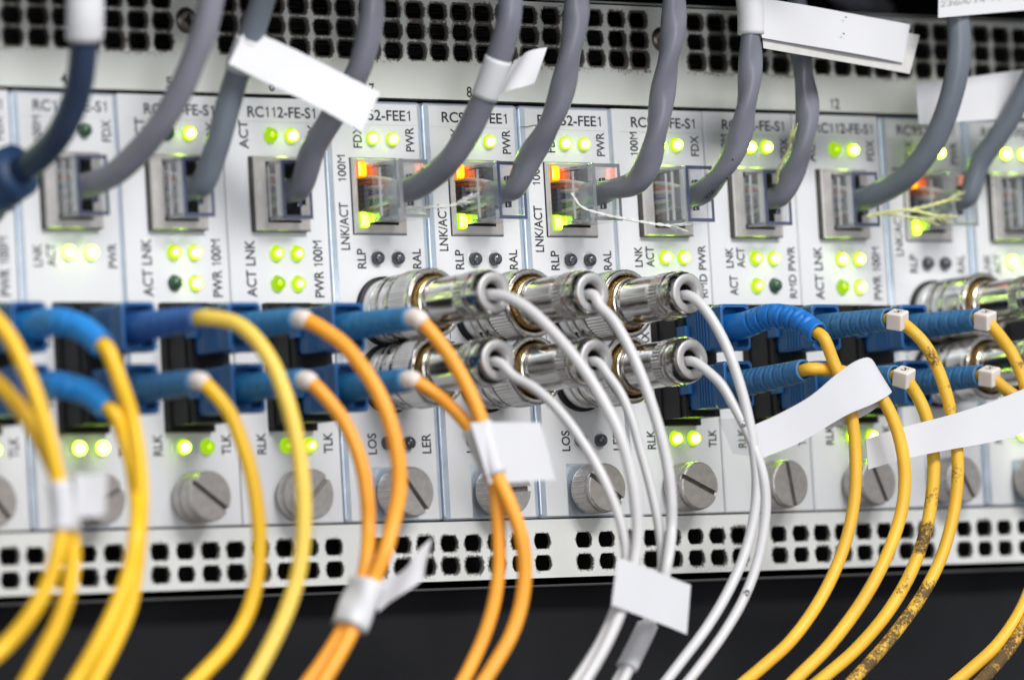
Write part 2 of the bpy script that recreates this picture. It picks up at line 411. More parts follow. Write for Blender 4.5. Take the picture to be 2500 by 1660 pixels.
def spline(P, step=1.0):
    """dense Catmull-Rom through the control points"""
    P = [Vector(p) for p in P]; Q = [P[0]*2-P[1]]+P+[P[-1]*2-P[-2]]; out = []
    for i in range(1, len(Q)-2):
        p0, p1, p2, p3 = Q[i-1], Q[i], Q[i+1], Q[i+2]
        t0 = 0.0; t1 = t0+max((p1-p0).length, 1e-6)**0.5; t2 = t1+max((p2-p1).length, 1e-6)**0.5; t3 = t2+max((p3-p2).length, 1e-6)**0.5
        n = max(2, int((p2-p1).length/step))
        for k in range(n):
            t = t1+(t2-t1)*k/n
            a1 = p0*((t1-t)/(t1-t0))+p1*((t-t0)/(t1-t0)); a2 = p1*((t2-t)/(t2-t1))+p2*((t-t1)/(t2-t1)); a3 = p2*((t3-t)/(t3-t2))+p3*((t-t2)/(t3-t2))
            b1 = a1*((t2-t)/(t2-t0))+a2*((t-t0)/(t2-t0)); b2 = a2*((t3-t)/(t3-t1))+a3*((t-t1)/(t3-t1))
            out.append(b1*((t2-t)/(t2-t1))+b2*((t-t1)/(t2-t1)))
    out.append(P[-1]); return out

def holed(mb, xs, zs, holes, y, depth, mi=0, mi_in=None):
    """flat plate facing the viewer, cut on the lines xs, zs; cells whose centre lies in a hole are left open and get walls"""
    inh = lambda x, z: any(h[0] < x < h[1] and h[2] < z < h[3] for h in holes)
    for i in range(len(xs)-1):
        for j in range(len(zs)-1):
            if inh((xs[i]+xs[i+1])/2, (zs[j]+zs[j+1])/2): continue
            mb.add([(xs[i], y, zs[j]), (xs[i+1], y, zs[j]), (xs[i+1], y, zs[j+1]), (xs[i], y, zs[j+1])], [(0, 1, 2, 3)], mi)
    for x0, x1, z0, z1 in holes:
        a = [(x0, z0), (x1, z0), (x1, z1), (x0, z1)]
        vs = [(x, y, z) for x, z in a]+[(x, y+depth, z) for x, z in a]
        mb.add(vs, [(i, (i+1) % 4, 4+(i+1) % 4, 4+i) for i in range(4)], mi if mi_in is None else mi_in)

# ------------------------------------------------------------------ chassis and surroundings
HM, HB = 84.5, 98.3            # card height, lower edge of the chassis
XL, XR = -92.0, 330.0
chassis = thing('rack_chassis', 'pale grey rack chassis with rows of vent holes above and below the cards', 'rack chassis', (119, 0, -38))

def hole_outline(hw, hh, n=28):
    P = []
    for i in range(n):
        a = 2*math.pi*(i+0.5)/n; x = hw*math.cos(a); z = hw*math.sin(a)
        P.append((x, max(-hh, min(hh, z))))
    return P
def vent_panel(mb, groups, rows, px, hw, hh, z0, z1, ncol, zpitch):
    """groups: first column x of every group; rows: z of every row"""
    n = 28
    gz1 = rows[0]+zpitch/2; gz0 = rows[-1]-zpitch/2
    ang = [2*math.pi*(i+0.5)/n for i in range(n)]
    def rect(a, w2, h2):
        c, s = math.cos(a), math.sin(a)
        k = min(w2/abs(c) if abs(c) > 1e-9 else 1e9, h2/abs(s) if abs(s) > 1e-9 else 1e9)
        return (c*k, s*k)
    ho = hole_outline(hw, hh, n)
    xs_prev = XL
    def flat(xa, xb, za, zb, da=0.0):
        mb.add([(xa, 0, za), (xb, 0, za), (xb, 0, zb), (xa, 0, zb)], [(0, 1, 2, 3)], 0, attr={'dust': [da]*4})
    flat(XL, XR, z0, gz0-2.2); flat(XL, XR, gz1+1.2, z1)
    for g, nc in zip(groups, ncol):
        gx0 = g-px/2; gx1 = g+(nc-1)*px+px/2
        flat(xs_prev, gx0, gz0-2.2, gz1+1.2)
        # dirt fades just below and above the block of holes
        mb.add([(gx0, 0, gz0-2.2), (gx1, 0, gz0-2.2), (gx1, 0, gz0), (gx0, 0, gz0)], [(0, 1, 2, 3)], 0, attr={'dust': [0.0, 0.0, 0.42, 0.42]})
        mb.add([(gx0, 0, gz1), (gx1, 0, gz1), (gx1, 0, gz1+1.2), (gx0, 0, gz1+1.2)], [(0, 1, 2, 3)], 0, attr={'dust': [0.35, 0.35, 0.0, 0.0]})
        for k in range(nc):
            for rz in rows:
                cx = g+k*px; dv = random.uniform(-0.16, 0.12)
                vs = []; du = []
                for a, p in zip(ang, ho):
                    q = rect(a, px/2, zpitch/2); vs.append((cx+q[0], 0, rz+q[1])); du.append(max(0.0, 0.80-0.62*math.hypot(q[0]-p[0], q[1]-p[1])))
                for p in ho: vs.append((cx+p[0]*1.10, 0, rz+p[1]*1.10)); du.append(0.70+dv)
                for p in ho: vs.append((cx+p[0], 0, rz+p[1])); du.append(0.84+dv)
                for p in ho: vs.append((cx+p[0]*0.97, 0.25, rz+p[1]*0.97)); du.append(0.95)
                for p in ho: vs.append((cx+p[0]*0.97, 0.75, rz+p[1]*0.97)); du.append(1.0)
                corners = [(px/2, zpitch/2), (-px/2, zpitch/2), (-px/2, -zpitch/2), (px/2, -zpitch/2)]
                fs = []
                for L in range(4):
                    for i in range(n):
                        j = (i+1) % n; fs.append((L*n+i, L*n+j, (L+1)*n+j, (L+1)*n+i))
                b = len(vs)
                for c in corners: vs.append((cx+c[0], 0, rz+c[1])); du.append(0.0)
                for ci, c in enumerate(corners):
                    ca = math.atan2(c[1], c[0]) % (2*math.pi)
                    i = max(i for i in range(n) if ang[i] <= ca); j = (i+1) % n
                    if abs(vs[i][0]-vs[j][0]) > 1e-6 and abs(vs[i][2]-vs[j][2]) > 1e-6: fs.append((i, b+ci, j))
                mb.add(vs, fs, 0, attr={'dust': du})
        xs_prev = gx1
    flat(xs_prev, XR, gz0-2.2, gz1+1.2)

tp = MB(); PX = 5.90
ZT0, ZT1 = 0.6, 21.4
vent_panel(tp, [52.5-15.6-PX*18, 52.5, 174.3], [18.5, 14.35, 10.2], PX, 2.25, 1.62, ZT0, ZT1, [19, 19, 26], 4.15)
def roll_edge(mb, zc, sgn, r, back):
    """rounded fold of the sheet from the front to the top (sgn=1) or bottom (sgn=-1)"""
    ring = [(-0.0, zc)]+[(r-r*math.cos(a), zc+sgn*r*math.sin(a)) for a in [math.pi/2*k/6 for k in range(1, 7)]]+[(back, zc+sgn*r)]
    vs = []; fs = []
    for y, z in ring: vs += [(XL, y, z), (XR, y, z)]
    for i in range(len(ring)-1): fs.append((2*i, 2*i+1, 2*i+3, 2*i+2))
    mb.add(vs, fs, 0, True, attr={'dust': [0.10]*len(vs)})
roll_edge(tp, ZT1, 1, 0.9, 60.0)
tp.add([(XL, 0, ZT0), (XR, 0, ZT0), (XR, 3, ZT0), (XL, 3, ZT0)], [(0, 1, 2, 3)], 0, attr={'dust': [0.6]*4})
part('vent_panel', tp, 'chassis_paint', chassis)
bp = MB(); ZB1 = -HM-0.32
starts = [-25.7-53.25+2.2, -25.7+2.2, 27.5+2.2, 80.8+2.2, 134.0+2.2, 187.3+2.2, 240.6+2.2, 293.8+2.2]
vent_panel(bp, starts[:-1], [-89.2, -93.65], 6.03, 2.18, 1.6, -HB+1.6, ZB1, [8]*7, 4.45)
roll_edge(bp, -HB+1.6, -1, 1.6, 60.0)
bp.add([(XL, 0, ZB1), (XR, 0, ZB1), (XR, 3, ZB1), (XL, 3, ZB1)], [(0, 1, 2, 3)], 0, attr={'dust': [0.6]*4})
part('bottom_rail', bp, 'chassis_paint_clean', chassis)
ic = MB(); ic.box(XL, XR, 14, 56, -HB+2.2, 20.6)
part('inner_box', ic, 'void', chassis)
# cage visible behind the upper holes
cg = MB()
for k in range(9): cg.box(XL, XR, 9.0, 10.0, 10.9+k*1.45-0.2, 10.9+k*1.45+0.15)
part('inner_louvre', cg, 'black_plastic', chassis)
# slot numbers
for b, s in enumerate(('3', '4', '5', '6', '7', '8', '9', '10', '11', '12', '13', '14'), -1):
    wd = 1.35 if len(s) == 1 else 2.6
    sn = MB(); letters(sn, s, 25*b+12.65-wd/2, 25*b+12.65+wd/2, 1.15, 3.4); part('slot_number', sn, 'print_ink', chassis)
for sxp in (42.7, 164.9):
    m_ = MB(); m_.lathe([(0.001, 0.35), (0.5, 0.5), (0.9, 0.9), (1.9, 0.75), (2.5, 0.3), (2.65, 0.0)], (sxp, 14.6), 40)
    sc_ = part('panel_screw', m_, 'screw_metal', chassis)
    m2 = MB()
    m2.box(sxp-1.3, sxp+1.3, -0.95, -0.80, 14.6-0.22, 14.6+0.22, 0.05); m2.box(sxp-0.22, sxp+0.22, -0.96, -0.805, 14.6-1.3, 14.6+1.3, 0.05)
    part('cross_slot', m2, 'void', sc_)

# a dim unit and cabinet behind / under the chassis
bd = MB(); bd.box(-900, 1700, 420, 430, -900, 620); single('cabinet_back', bd, 'backdrop_grey', (120, 420, -100), kind='structure')
lu = thing('lower_rack_unit', 'dim dark rack unit front filling the space under the chassis', 'rack unit', (100, 16, -190))
q = MB(); q.box(-500, 900, 7.0, 300, -420, -HB+0.6); part('front_panel', q, 'backdrop_grey', lu)
sh = MB(); sh.box(-300, 700, -43, 380, 33, 37, 1.0); single('rack_shelf', sh, 'backdrop_grey', (200, 0, 35), 'dark rack shelf just above the top of the chassis', 'shelf')

# ------------------------------------------------------------------ line cards
def led(mb, cx, cz, r=1.45, off=(-0.42, -0.12)):
    prof = [(1.62, 0.02), (1.36, 0.03), (r*0.93, 0.05), (r*0.93, 0.55), (r*0.90, 0.95), (r*0.80, 1.30), (r*0.62, 1.56), (r*0.36, 1.73), (r*0.12, 1.79), (0.001, 1.8)]
    seg = 28; b = len(mb.v)
    mb.lathe(prof, (cx, cz), seg, sharp=False)
    L = mb.at.setdefault('hot', {})
    for i in range(b, len(mb.v)):
        x, y, z = mb.v[i]
        dd = math.hypot(x-(cx+off[0]), z-(cz+off[1]))/1.45
        k = (i-b)//seg
        L[i] = dd if k > 3 else max(dd, 1.0)
    return mb
def bezel_ring(mb, cx, cz):
    mb.lathe([(1.85, 0.0), (1.78, 0.10), (1.64, 0.10), (1.60, 0.0)], (cx, cz), 32)

def thumbscrew(card, bx, angle, knurled):
    x, z = bx+12.5, -79.0
    m_ = MB()
    prof = [(3.6, 0.0), (3.6, 0.9), (4.75, 1.0), (5.0, 1.25)]
    if knurled: prof += [(5.0, 2.0+k*0.2) for k in range(0, 18)]+[(4.95, 5.7), (4.75, 6.0), (0.01, 6.02)]
    else: prof += [(5.0, 3.0), (4.75, 3.2), (4.75, 3.5), (4.95, 3.7), (4.95, 5.8), (4.8, 6.0), (0.01, 6.02)]
    md = (lambda k, a, d: (0.11*(1 if math.cos(56*a) > 0 else -1) if 1.9 < d < 5.5 else 0.0)) if knurled else None
    m_.lathe(prof, (x, z), 224 if knurled else 64, md)
    # the slotted head: two half discs with a gap between them
    ca, sa = math.cos(angle), math.sin(angle)
    for s_ in (1, -1):
        h = 0.52; R = 4.86; a0 = math.asin(h/R); pts = []
        for i in range(33):
            t = a0+(math.pi-2*a0)*i/32; pts.append((R*math.cos(t), s_*R*math.sin(t)))
        vs = []
        for d, k in ((6.0, 1.0), (6.75, 1.0), (6.95, 0.955)):
            for px_, pz_ in pts:
                pz2 = pz_*k if abs(pz_) > h*1.2 else pz_; px2 = px_*k
                vs.append((x+px2*ca-pz2*sa, -d, z+px2*sa+pz2*ca))
        n = len(pts); fs = [(L*n+i, L*n+(i+1) % n, (L+1)*n+(i+1) % n, (L+1)*n+i) for L in range(2) for i in range(n)]
        fs.append(tuple(2*n+i for i in range(n))); m_.add(vs, fs)
    ts = part('thumbscrew', m_, 'knob_metal', card)
    g = MB(); hx = 4.7
    g.add([(x+a*ca-b*sa, -6.035, z+a*sa+b*ca) for a, b in ((-hx, -0.5), (hx, -0.5), (hx, 0.5), (-hx, 0.5))], [(0, 1, 2, 3)])
    part('slot', g, 'knob_slot', ts)

def jack(card, bx, kind):
    if kind == 'lit': X0, X1, Z0, Z1, d = 6.05, 19.35, -27.0, -11.75, 0.35
    else: X0, X1, Z0, Z1, d = 5.9, 19.3, -26.75, -11.95, 1.5
    X0 += bx; X1 += bx
    if kind == 'lit': oh = (bx+7.1, bx+17.2, -25.15, -13.05)
    else: oh = (bx+8.7, bx+16.9, -25.1, -13.0)
    notch = (oh[1], bx+18.2, -21.6, -16.4)
    m_ = MB(); holes = [oh, notch]
    xs = sorted({X0+0.3, oh[0], oh[1], notch[1], X1-0.3}); zs = sorted({Z0+0.3, oh[2], oh[3], notch[2], notch[3], Z1-0.3})
    holed(m_, xs, zs, [oh, notch], -d-0.3, 11.0, 0, 1)
    a = [(X0+0.3, Z0+0.3), (X1-0.3, Z0+0.3), (X1-0.3, Z1-0.3), (X0+0.3, Z1-0.3)]; b = [(X0, Z0), (X1, Z0), (X1, Z1), (X0, Z1)]
    vs = [(x, -d-0.3, z) for x, z in a]+[(x, -d, z) for x, z in b]+[(x, 3.0, z) for x, z in b]
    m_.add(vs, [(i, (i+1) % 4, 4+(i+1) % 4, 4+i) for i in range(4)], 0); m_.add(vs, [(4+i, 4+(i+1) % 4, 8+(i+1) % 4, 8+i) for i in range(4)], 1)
    j = part('network_port', m_, ['shield_metal', 'shield_shaded'], card)
    q = MB(); q.box(oh[0]-0.1, notch[1]+0.1, 10.4, 11.2, oh[2]-0.1, oh[3]+0.1); part('port_back', q, 'void', j)
    q = MB()
    for k in range(8): zc = -19.05+(k-3.5)*1.02; q.box(oh[0]+0.05, oh[0]+0.7, 0.4-d, 9.0, zc-0.2, zc+0.2)
    part('contacts', q, 'contact_gold', j)
    if kind == 'lit':
        for nm, za, zb in (('led_amber', -15.75, -12.3), ('led_lime', -25.9, -22.55)):
            q = MB(); xa, xb = bx+7.25, bx+9.5; n = 12; vs = []; hot = []
            # a window with a rounded right side and a domed face
            out = [(xa, za)]+[(xb-0.75+0.75*math.sin(t), za+0.75-0.75*math.cos(t)) for t in [math.pi/2*i/4 for i in range(5)]]+[(xb-0.75+0.75*math.cos(t), zb-0.75+0.75*math.sin(t)) for t in [math.pi/2*i/4 for i in range(5)]]+[(xa, zb)]
            cxm, czm = (xa+xb)/2-0.1, (za+zb)/2
            for d2, k in ((-1.0, 1.0), (d+0.35, 1.0), (d+0.75, 0.9), (d+0.95, 0.6), (d+1.0, 0.2)):
                for x, z in out: vs.append((cxm+(x-cxm)*k, -d2, czm+(z-czm)*k)); hot.append(0.35+0.62*max(0, (k-0.55)/0.45) if d2 > d else 1.0)
            nn = len(out); fs = [(L*nn+i, L*nn+(i+1) % nn, (L+1)*nn+(i+1) % nn, (L+1)*nn+i) for L in range(4) for i in range(nn)]; fs.append(tuple(4*nn+i for i in range(nn)))
            q.add(vs, fs, 0, False, attr={'hot': hot}); part('port_light', q, nm, j, 'lit amber port light' if nm == 'led_amber' else 'lit green port light')

def adapter(card, bx):
    m_ = MB(); x0, x1, z0, z1, d = bx+8.3, bx+17.5, -64.9, -41.7, 8.6
    cells = [(bx+9.1, bx+16.7, -51.7, -43.1), (bx+9.1, bx+16.7, -63.4, -54.8)]
    xs = [x0, bx+9.1, bx+16.7, x1]; zs = [z0, -63.4, -54.8, -51.7, -43.1, z1]
    holed(m_, xs, zs, cells, -d, 9.5, 0)
    a = [(x0, z0), (x1, z0), (x1, z1), (x0, z1)]; vs = [(x, -d, z) for x, z in a]+[(x, 1.0, z) for x, z in a]
    m_.add(vs, [(i, (i+1) % 4, 4+(i+1) % 4, 4+i) for i in range(4)])
    m_.box(bx+7.3, bx+18.4, -1.6, 0.5, -66.2, -40.9, 0.2)
    m_.box(bx+7.9, bx+8.25, -7.0, -1.0, -65.0, -41.6); m_.box(bx+9.0, bx+17.2, -8.2, -1.0, -53.9, -52.6)
    part('fibre_adapter', m_, 'black_plastic', card)

def bnc_jack(card, bx, z):
    m_ = MB(); m_.lathe([(7.0, 0.0), (7.0, 1.1), (6.5, 1.25), (4.8, 1.25), (4.8, 1.0)], (bx+12.5, z), 56)
    s_ = part('coax_socket', m_, 'black_plastic', card)
    q = MB(); q.lathe([(6.35, 1.0), (6.35, 3.4), (5.9, 3.6), (4.9, 3.6), (4.9, 14.0)], (bx+12.5, z), 56); part('socket_nut', q, 'nickel_white', s_)

TXT = {
 'T112': [('RC112-FE-S1', 6.3, 23.0, -4.1, -1.9, 0), ('ACT', 3.9, 6.2, -10.4, -4.75, 1), ('FDX', 20.9, 23.1, -9.8, -5.3, 1), ('ACT LNK', 3.9, 6.35, -39.7, -28.4, 1),
          ('PWR 100M', 20.6, 23.0, -39.7, -28.4, 1), ('RX', 4.5, 6.7, -49.4, -46.5, 1), ('TX', 4.5, 6.7, -61.2, -58.3, 1), ('RLK', 4.3, 6.5, -70.6, -66.4, 1), ('TLK', 20.7, 22.95, -70.6, -66.5, 1)],
 'T512': [('RC512-FE-S1', 5.2, 22.6, -4.0, -1.8, 0), ('100M', 4.6, 6.75, -9.9, -5.0, 1), ('FDX', 21.2, 23.4, -9.7, -5.4, 1), ('LNK', 4.1, 6.2, -33.1, -28.8, 1), ('ACT', 7.15, 9.4, -33.1, -28.8, 1),
          ('ACT', 4.8, 7.1, -38.9, -34.7, 1), ('RMD PWR', 21.5, 23.6, -39.4, -28.4, 1), ('RX', 4.6, 6.8, -49.4, -46.5, 1), ('TX', 4.6, 6.8, -61.2, -58.3, 1), ('RLK', 4.6, 6.9, -70.9, -66.9, 1), ('TLK', 21.4, 23.6, -70.7, -67.0, 1)],
 'T514': [('RC114-FE-S1', 5.2, 22.4, -4.0, -1.8, 0), ('100M', 4.8, 6.9, -9.9, -5.0, 1), ('FDX', 21.0, 23.2, -9.7, -5.4, 1), ('LNK', 3.5, 5.6, -34.0, -29.6, 1), ('ACT', 6.6, 8.8, -34.0, -29.6, 1),
          ('PWR', 21.0, 23.1, -34.2, -29.4, 1), ('RX', 4.6, 6.8, -49.4, -46.5, 1), ('TX', 4.6, 6.8, -61.2, -58.3, 1), ('RLK', 3.6, 5.8, -70.9, -66.9, 1), ('TLK', 21.0, 23.2, -70.7, -67.0, 1)],
 'T952': [('RC952-FEE1', 5.1, 22.0, -4.1, -1.9, 0), ('FDX', 7.2, 9.4, -9.7, -5.2, 1), ('PWR', 20.5, 22.7, -10.2, -5.3, 1), ('100M', 2.85, 5.0, -16.5, -11.2, 1), ('LNK/ACT', 2.7, 5.0, -30.2, -20.7, 1),
          ('RLP', 6.6, 8.8, -33.9, -29.9, 1), ('RAL', 20.6, 22.8, -33.8, -29.8, 1), ('E1', 3.1, 5.3, -50.9, -48.5, 1), ('LOS', 6.7, 8.95, -71.0, -66.8, 1), ('LER', 20.4, 22.7, -71.0, -67.0, 1)],
}
LEDPOS = {
 'T112': [(11.5, -7.6), (16.6, -7.6), (11.5, -31.0), (16.5, -31.0), (11.4, -37.0), (16.4, -37.0), (11.4, -69.0), (17.1, -69.0)],
 'T512': [(12.4, -7.55), (17.0, -7.45), (12.3, -31.0), (17.3, -31.0), (12.2, -36.8), (17.3, -36.8), (12.2, -68.75), (17.1, -68.75)],
 'T514': [(11.5, -7.6), (16.8, -7.6), (11.6, -31.2), (16.8, -31.2), (11.6, -68.9), (17.0, -68.9)],
 'T952': [(11.8, -7.7), (16.85, -7.75), (11.5, -31.8), (16.65, -31.8), (11.5, -68.8), (16.8, -68.9)],
}
LM = {'Z': 'led_blazing', 'B': 'led_bright', 'M': 'led_medium', 'D': 'led_dim', 'g': 'led_off_green', 'c': 'led_off_clear'}
LL = {'D': 'dim green light', 'g': 'unlit green light', 'c': 'unlit clear light'}
R_ = math.radians
CARDS = [  # slot offset, type, led states, slot angle, label
 (-2, 'T112', 'BBBBBBBB', 0.4, 'white line card mostly out of frame beyond the left edge'),
 (-1, 'T112', 'MBMBMBBB', R_(-50), 'white line card cut off by the left edge with PWR 100M print showing'),
 (0, 'T514', 'ggZZZZ', R_(25), 'silver-edged card under the number 4 with two blazing green light pairs'),
 (1, 'T112', 'gBMBgBBD', R_(-35), 'white card under the number 5 with unlit lights top left and lower left'),
 (2, 'T112', 'DBMMDMDM', R_(42), 'white card printed RC112-FE-S1 in full, left of three cards with coaxial sockets'),
 (3, 'T952', 'BBcccc', R_(-52), 'silver-edged coaxial card under the number 7, beside the card printed RC112-FE-S1'),
 (4, 'T952', 'BBcccc', R_(2), 'silver-edged coaxial card under the number 8'),
 (5, 'T952', 'BBcccc', R_(-33), 'silver-edged coaxial card right of the card numbered 8, hair across its top corner'),
 (6, 'T512', 'BBBBMBBB', R_(-24), 'plain white card right of the three middle coaxial cards, with bright TLK lights'),
 (7, 'T512', 'BBMBMgBB', R_(-80), 'plain white card with ACT and RMD PWR print and one unlit light'),
 (8, 'T112', 'DBBBDBBB', R_(-66), 'plain white card under the number 12 with two dim left lights'),
 (9, 'T952', 'BBcccc', R_(-60), 'blurred silver-edged coaxial card right of the card numbered 12'),
 (10, 'T514', 'BBZZBB', R_(-40), 'silver-edged card cut off by the right edge with blazing green lights'),
 (11, 'T112', 'MBMBMBBB', R_(-20), 'white line card out of frame beyond the right edge'),
]
CARDOBJ = {}; _cache = {}
for b, ty, states, ang, lab in CARDS:
    bx = 25.0*b
    card = thing('line_card', lab, 'line card', (bx+12.5, 0, -HM/2), 'line cards in the rack chassis'); CARDOBJ[b] = card
    metal = ty in ('T952', 'T514')
    if ty in _cache:
        for o in _cache[ty]: dup(o, card, 0)
    else:
        shared = []
        # faceplate: holed front, folded edges
        jx = (5.95, 19.45, -27.1, -11.65) if ty == 'T952' else (5.8, 19.4, -26.85, -11.85)
        x0, x1, z0, z1, e = bx+0.14, bx+24.86, -HM, -0.15, 0.35
        m_ = MB(); hl = [(bx+jx[0], bx+jx[1], jx[2], jx[3])]
        holed(m_, [x0+e, bx+jx[0], bx+jx[1], x1-e], [z0+e, jx[2], jx[3], z1-e], hl, 0.0, 3.0, 0, 1)
        rings = []
        for yy, k in ((0.0, e), (0.10, e*0.35), (e, 0.0), (4.0, 0.0)):
            rc = 0.9 if metal else 0.3; pts = []
            for cx_, cz_, a0 in ((x1-rc, z1-rc, 0), (x0+rc, z1-rc, 90), (x0+rc, z0+rc, 180), (x1-rc, z0+rc, 270)):
                for i in range(5):
                    a = R_(a0+90*i/4); pts.append((cx_+(rc-k)*math.cos(a), yy, cz_+(rc-k)*math.sin(a)))
            rings.append(pts)
        n = 20; vs = [p for r in rings for p in r]
        m_.add(vs, [(L*n+i, L*n+(i+1) % n, (L+1)*n+(i+1) % n, (L+1)*n+i) for L in range(3) for i in range(n)], 0, True)
        shared.append(part('faceplate', m_, ['zinc' if metal else 'card_paint', 'shield_shaded'], card))
        q = MB()
        if metal:   # printed film leaves the edges of the plate and a window round the thumbscrew bare
            xa, xb, za, zb = bx+1.75, bx+23.85, -84.15, -0.75
            cut = (bx+7.5, bx+18.6, -84.3, -73.6) if ty == 'T952' else (bx+8.0, bx+18.0, -84.3, -74.5)
            jh = (bx+jx[0]-0.1, bx+jx[1]+0.1, jx[2]-0.1, jx[3]+0.1)
            xs = sorted({xa, jh[0], jh[1], cut[0], cut[1], xb}); zs = sorted({za, cut[3], jh[2], jh[3], zb})
            inh = lambda x, z: any(h[0] < x < h[1] and h[2] < z < h[3] for h in (jh, cut))
            for i in range(len(xs)-1):
                for j in range(len(zs)-1):
                    if not inh((xs[i]+xs[i+1])/2, (zs[j]+zs[j+1])/2):
                        q.add([(xs[i], -0.03, zs[j]), (xs[i+1], -0.03, zs[j]), (xs[i+1], -0.03, zs[j+1]), (xs[i], -0.03, zs[j+1])], [(0, 1, 2, 3)])
            q.add([(bx+jx[0]-0.1, -0.035, -11.6), (bx+jx[1]+0.1, -0.035, -11.6), (bx+jx[1]+0.1, -0.035, -11.54), (bx+jx[0]-0.1, -0.035, -11.54)], [(0, 1, 2, 3)])
            shared.append(part('printed_film', q, 'card_sticker', card))
        t_ = MB(); pr = random.Random(3)
        for s, xa, xb, za, zb, vt in TXT[ty]: letters(t_, s, xa, xb, za, zb, bool(vt), -0.06, 0, bx)
        if ty == 'T952':   # the bracket lines round E1
            for za, zb in ((-48.0, -45.8), (-53.6, -51.4)): t_.box(bx+4.1, bx+4.3, -0.07, -0.05, za, zb)
        # faint outline of the name plate
        for xa, xb, za, zb in ((1.9, 23.7, -4.98, -4.92),): t_.box(bx+xa+0.2, bx+xb-0.2, -0.055, -0.045, za, zb, mi=1)
        shared.append(part('lettering', t_, ['print_ink', 'faint_print'], card))
        if ty == 'T952':
            bnc_jack(card, bx, -42.5); bnc_jack(card, bx, -56.0)
            shared += [o for o in card.children if o.name.startswith('coax_socket')]
        else:
            adapter(card, bx); shared += [o for o in card.children if o.name.startswith('fibre_adapter')]
        jack(card, bx, 'lit' if ty == 'T952' else 'plain')
        shared += [o for o in card.children if o.name.startswith('network_port')]
        _cache[ty] = shared
    for (lx, lz), st in zip(LEDPOS[ty], states):
        q = MB(); led(q, bx+lx, lz); o = part('status_light', q, LM[st], card, LL.get(st))
        q = MB(); bezel_ring(q, bx+lx, lz); part('bezel', q, 'nickel_white' if st == 'c' else 'card_paint', o)
    thumbscrew(card, bx, ang, b >= 3)
# the loose hair across the corner of card 9
hp = spline([(125.2, -0.5, -4.6), (126.8, -0.4, -4.55), (128.6, -0.3, -4.2), (130.5, -0.3, -4.1)], 0.3)
q = MB(); q.tube(hp, 0.06, 6); single('dust_hair', q, 'print_ink', (127, 0, -4.4), 'fine dark hair stuck across the top corner of a coaxial card', 'hair')

# ------------------------------------------------------------------ cables
def x_path(uv, X0, d0, mix, dmax=75.0, mono=True):
    """turn the seen course of a hanging cable into points: it keeps near the plane x = X0 and never swings back to the panel"""
    out = []; d = d0
    for q in uv:
        if len(q) == 3: nd = q[2]
        else:
            nd = d0+mix*(d_for_x(q[0], q[1], X0)-d0); nd = min(dmax, nd)
            if mono: nd = max(nd, d)
        d = nd; out.append(at(q[0], q[1], nd))
    return out
def seg_of(pts, v0, v1, u0=-1e9, u1=1e9):
    return [p for p in pts if v0 <= pix(p)[1] <= v1 and u0 <= pix(p)[0] <= u1]
def sheet(mb, corners, bend=0.0, twist=0.0, th=0.16, nu=28, nv=8, mi=0, ragged=0.0):
    """two-ply paper flag; corners TL, TR, BR, BL as points"""
    TL, TR, BR, BL = [Vector(c) for c in corners]; nrm = (TR-TL).cross(BL-TL).normalized()
    if nrm.y > 0: nrm = -nrm
    g = []; rr = random.Random(int(abs(TL.x*10)))
    for j in range(nv+1):
        for i in range(nu+1):
            a, b = i/nu, j/nv
            p = (TL*(1-a)+TR*a)*(1-b)+(BL*(1-a)+BR*a)*b
            p = p+nrm*(bend*math.sin(math.pi*a)+twist*math.sin(2*math.pi*a)*(0.5-b))
            if ragged and (j in (0, nv)): p = p+Vector((0, 0, rr.uniform(-ragged, ragged)))
            g.append(p)
    n = len(g); vs = [p+nrm*th/2 for p in g]+[p-nrm*th/2 for p in g]; fs = []
    W = nu+1
    for j in range(nv):
        for i in range(nu):
            k = j*W+i; fs.append((k, k+1, k+1+W, k+W)); fs.append((n+k, n+k+W, n+k+1+W, n+k+1))
    main = fs; fs = []
    for i in range(nu):
        fs.append((i, n+i, n+i+1, i+1)); k = nv*W+i; fs.append((k, k+1, n+k+1, n+k))
    for j in range(nv):
        k = j*W; fs.append((k, k+W, n+k+W, n+k)); k = j*W+nu; fs.append((k, n+k, n+k+W, k+W))
    return mb.add2(vs, main, fs, mi)
def tube_text(mb, frames, s0, s, h, length, r, a0, flip=False):
    """print wrapped on a cable: s0 start along it, a0 angle round it"""
    V, F = text_geo(s, 0.012); vs = []
    for a, b in V:
        ss = s0+(1-a if flip else a)*length; th = a0+((b-0.5)*h/r)*(-1 if flip else 1)
        i = min(range(len(frames)), key=lambda k: abs(frames[k][3]-ss)); i = max(0, min(len(frames)-2, i if frames[i][3] <= ss else i-1))
        p0, n0, b0, sa = frames[i]; p1, n1, b1, sb = frames[i+1]; t = (ss-sa)/max(1e-6, sb-sa)
        P = p0*(1-t)+p1*t; n_ = n0*(1-t)+n1*t; b_ = b0*(1-t)+b1*t
        vs.append(P+n_*(r*math.cos(th))+b_*(r*math.sin(th)))
    mb.add(vs, F)
def facing_angle(fr):
    """angle round the cable that looks at the photographer's side of the rack"""
    P, n, b, s = fr; t = Vector((CX, CY, CZ))-P; return math.atan2(t.dot(b), t.dot(n))

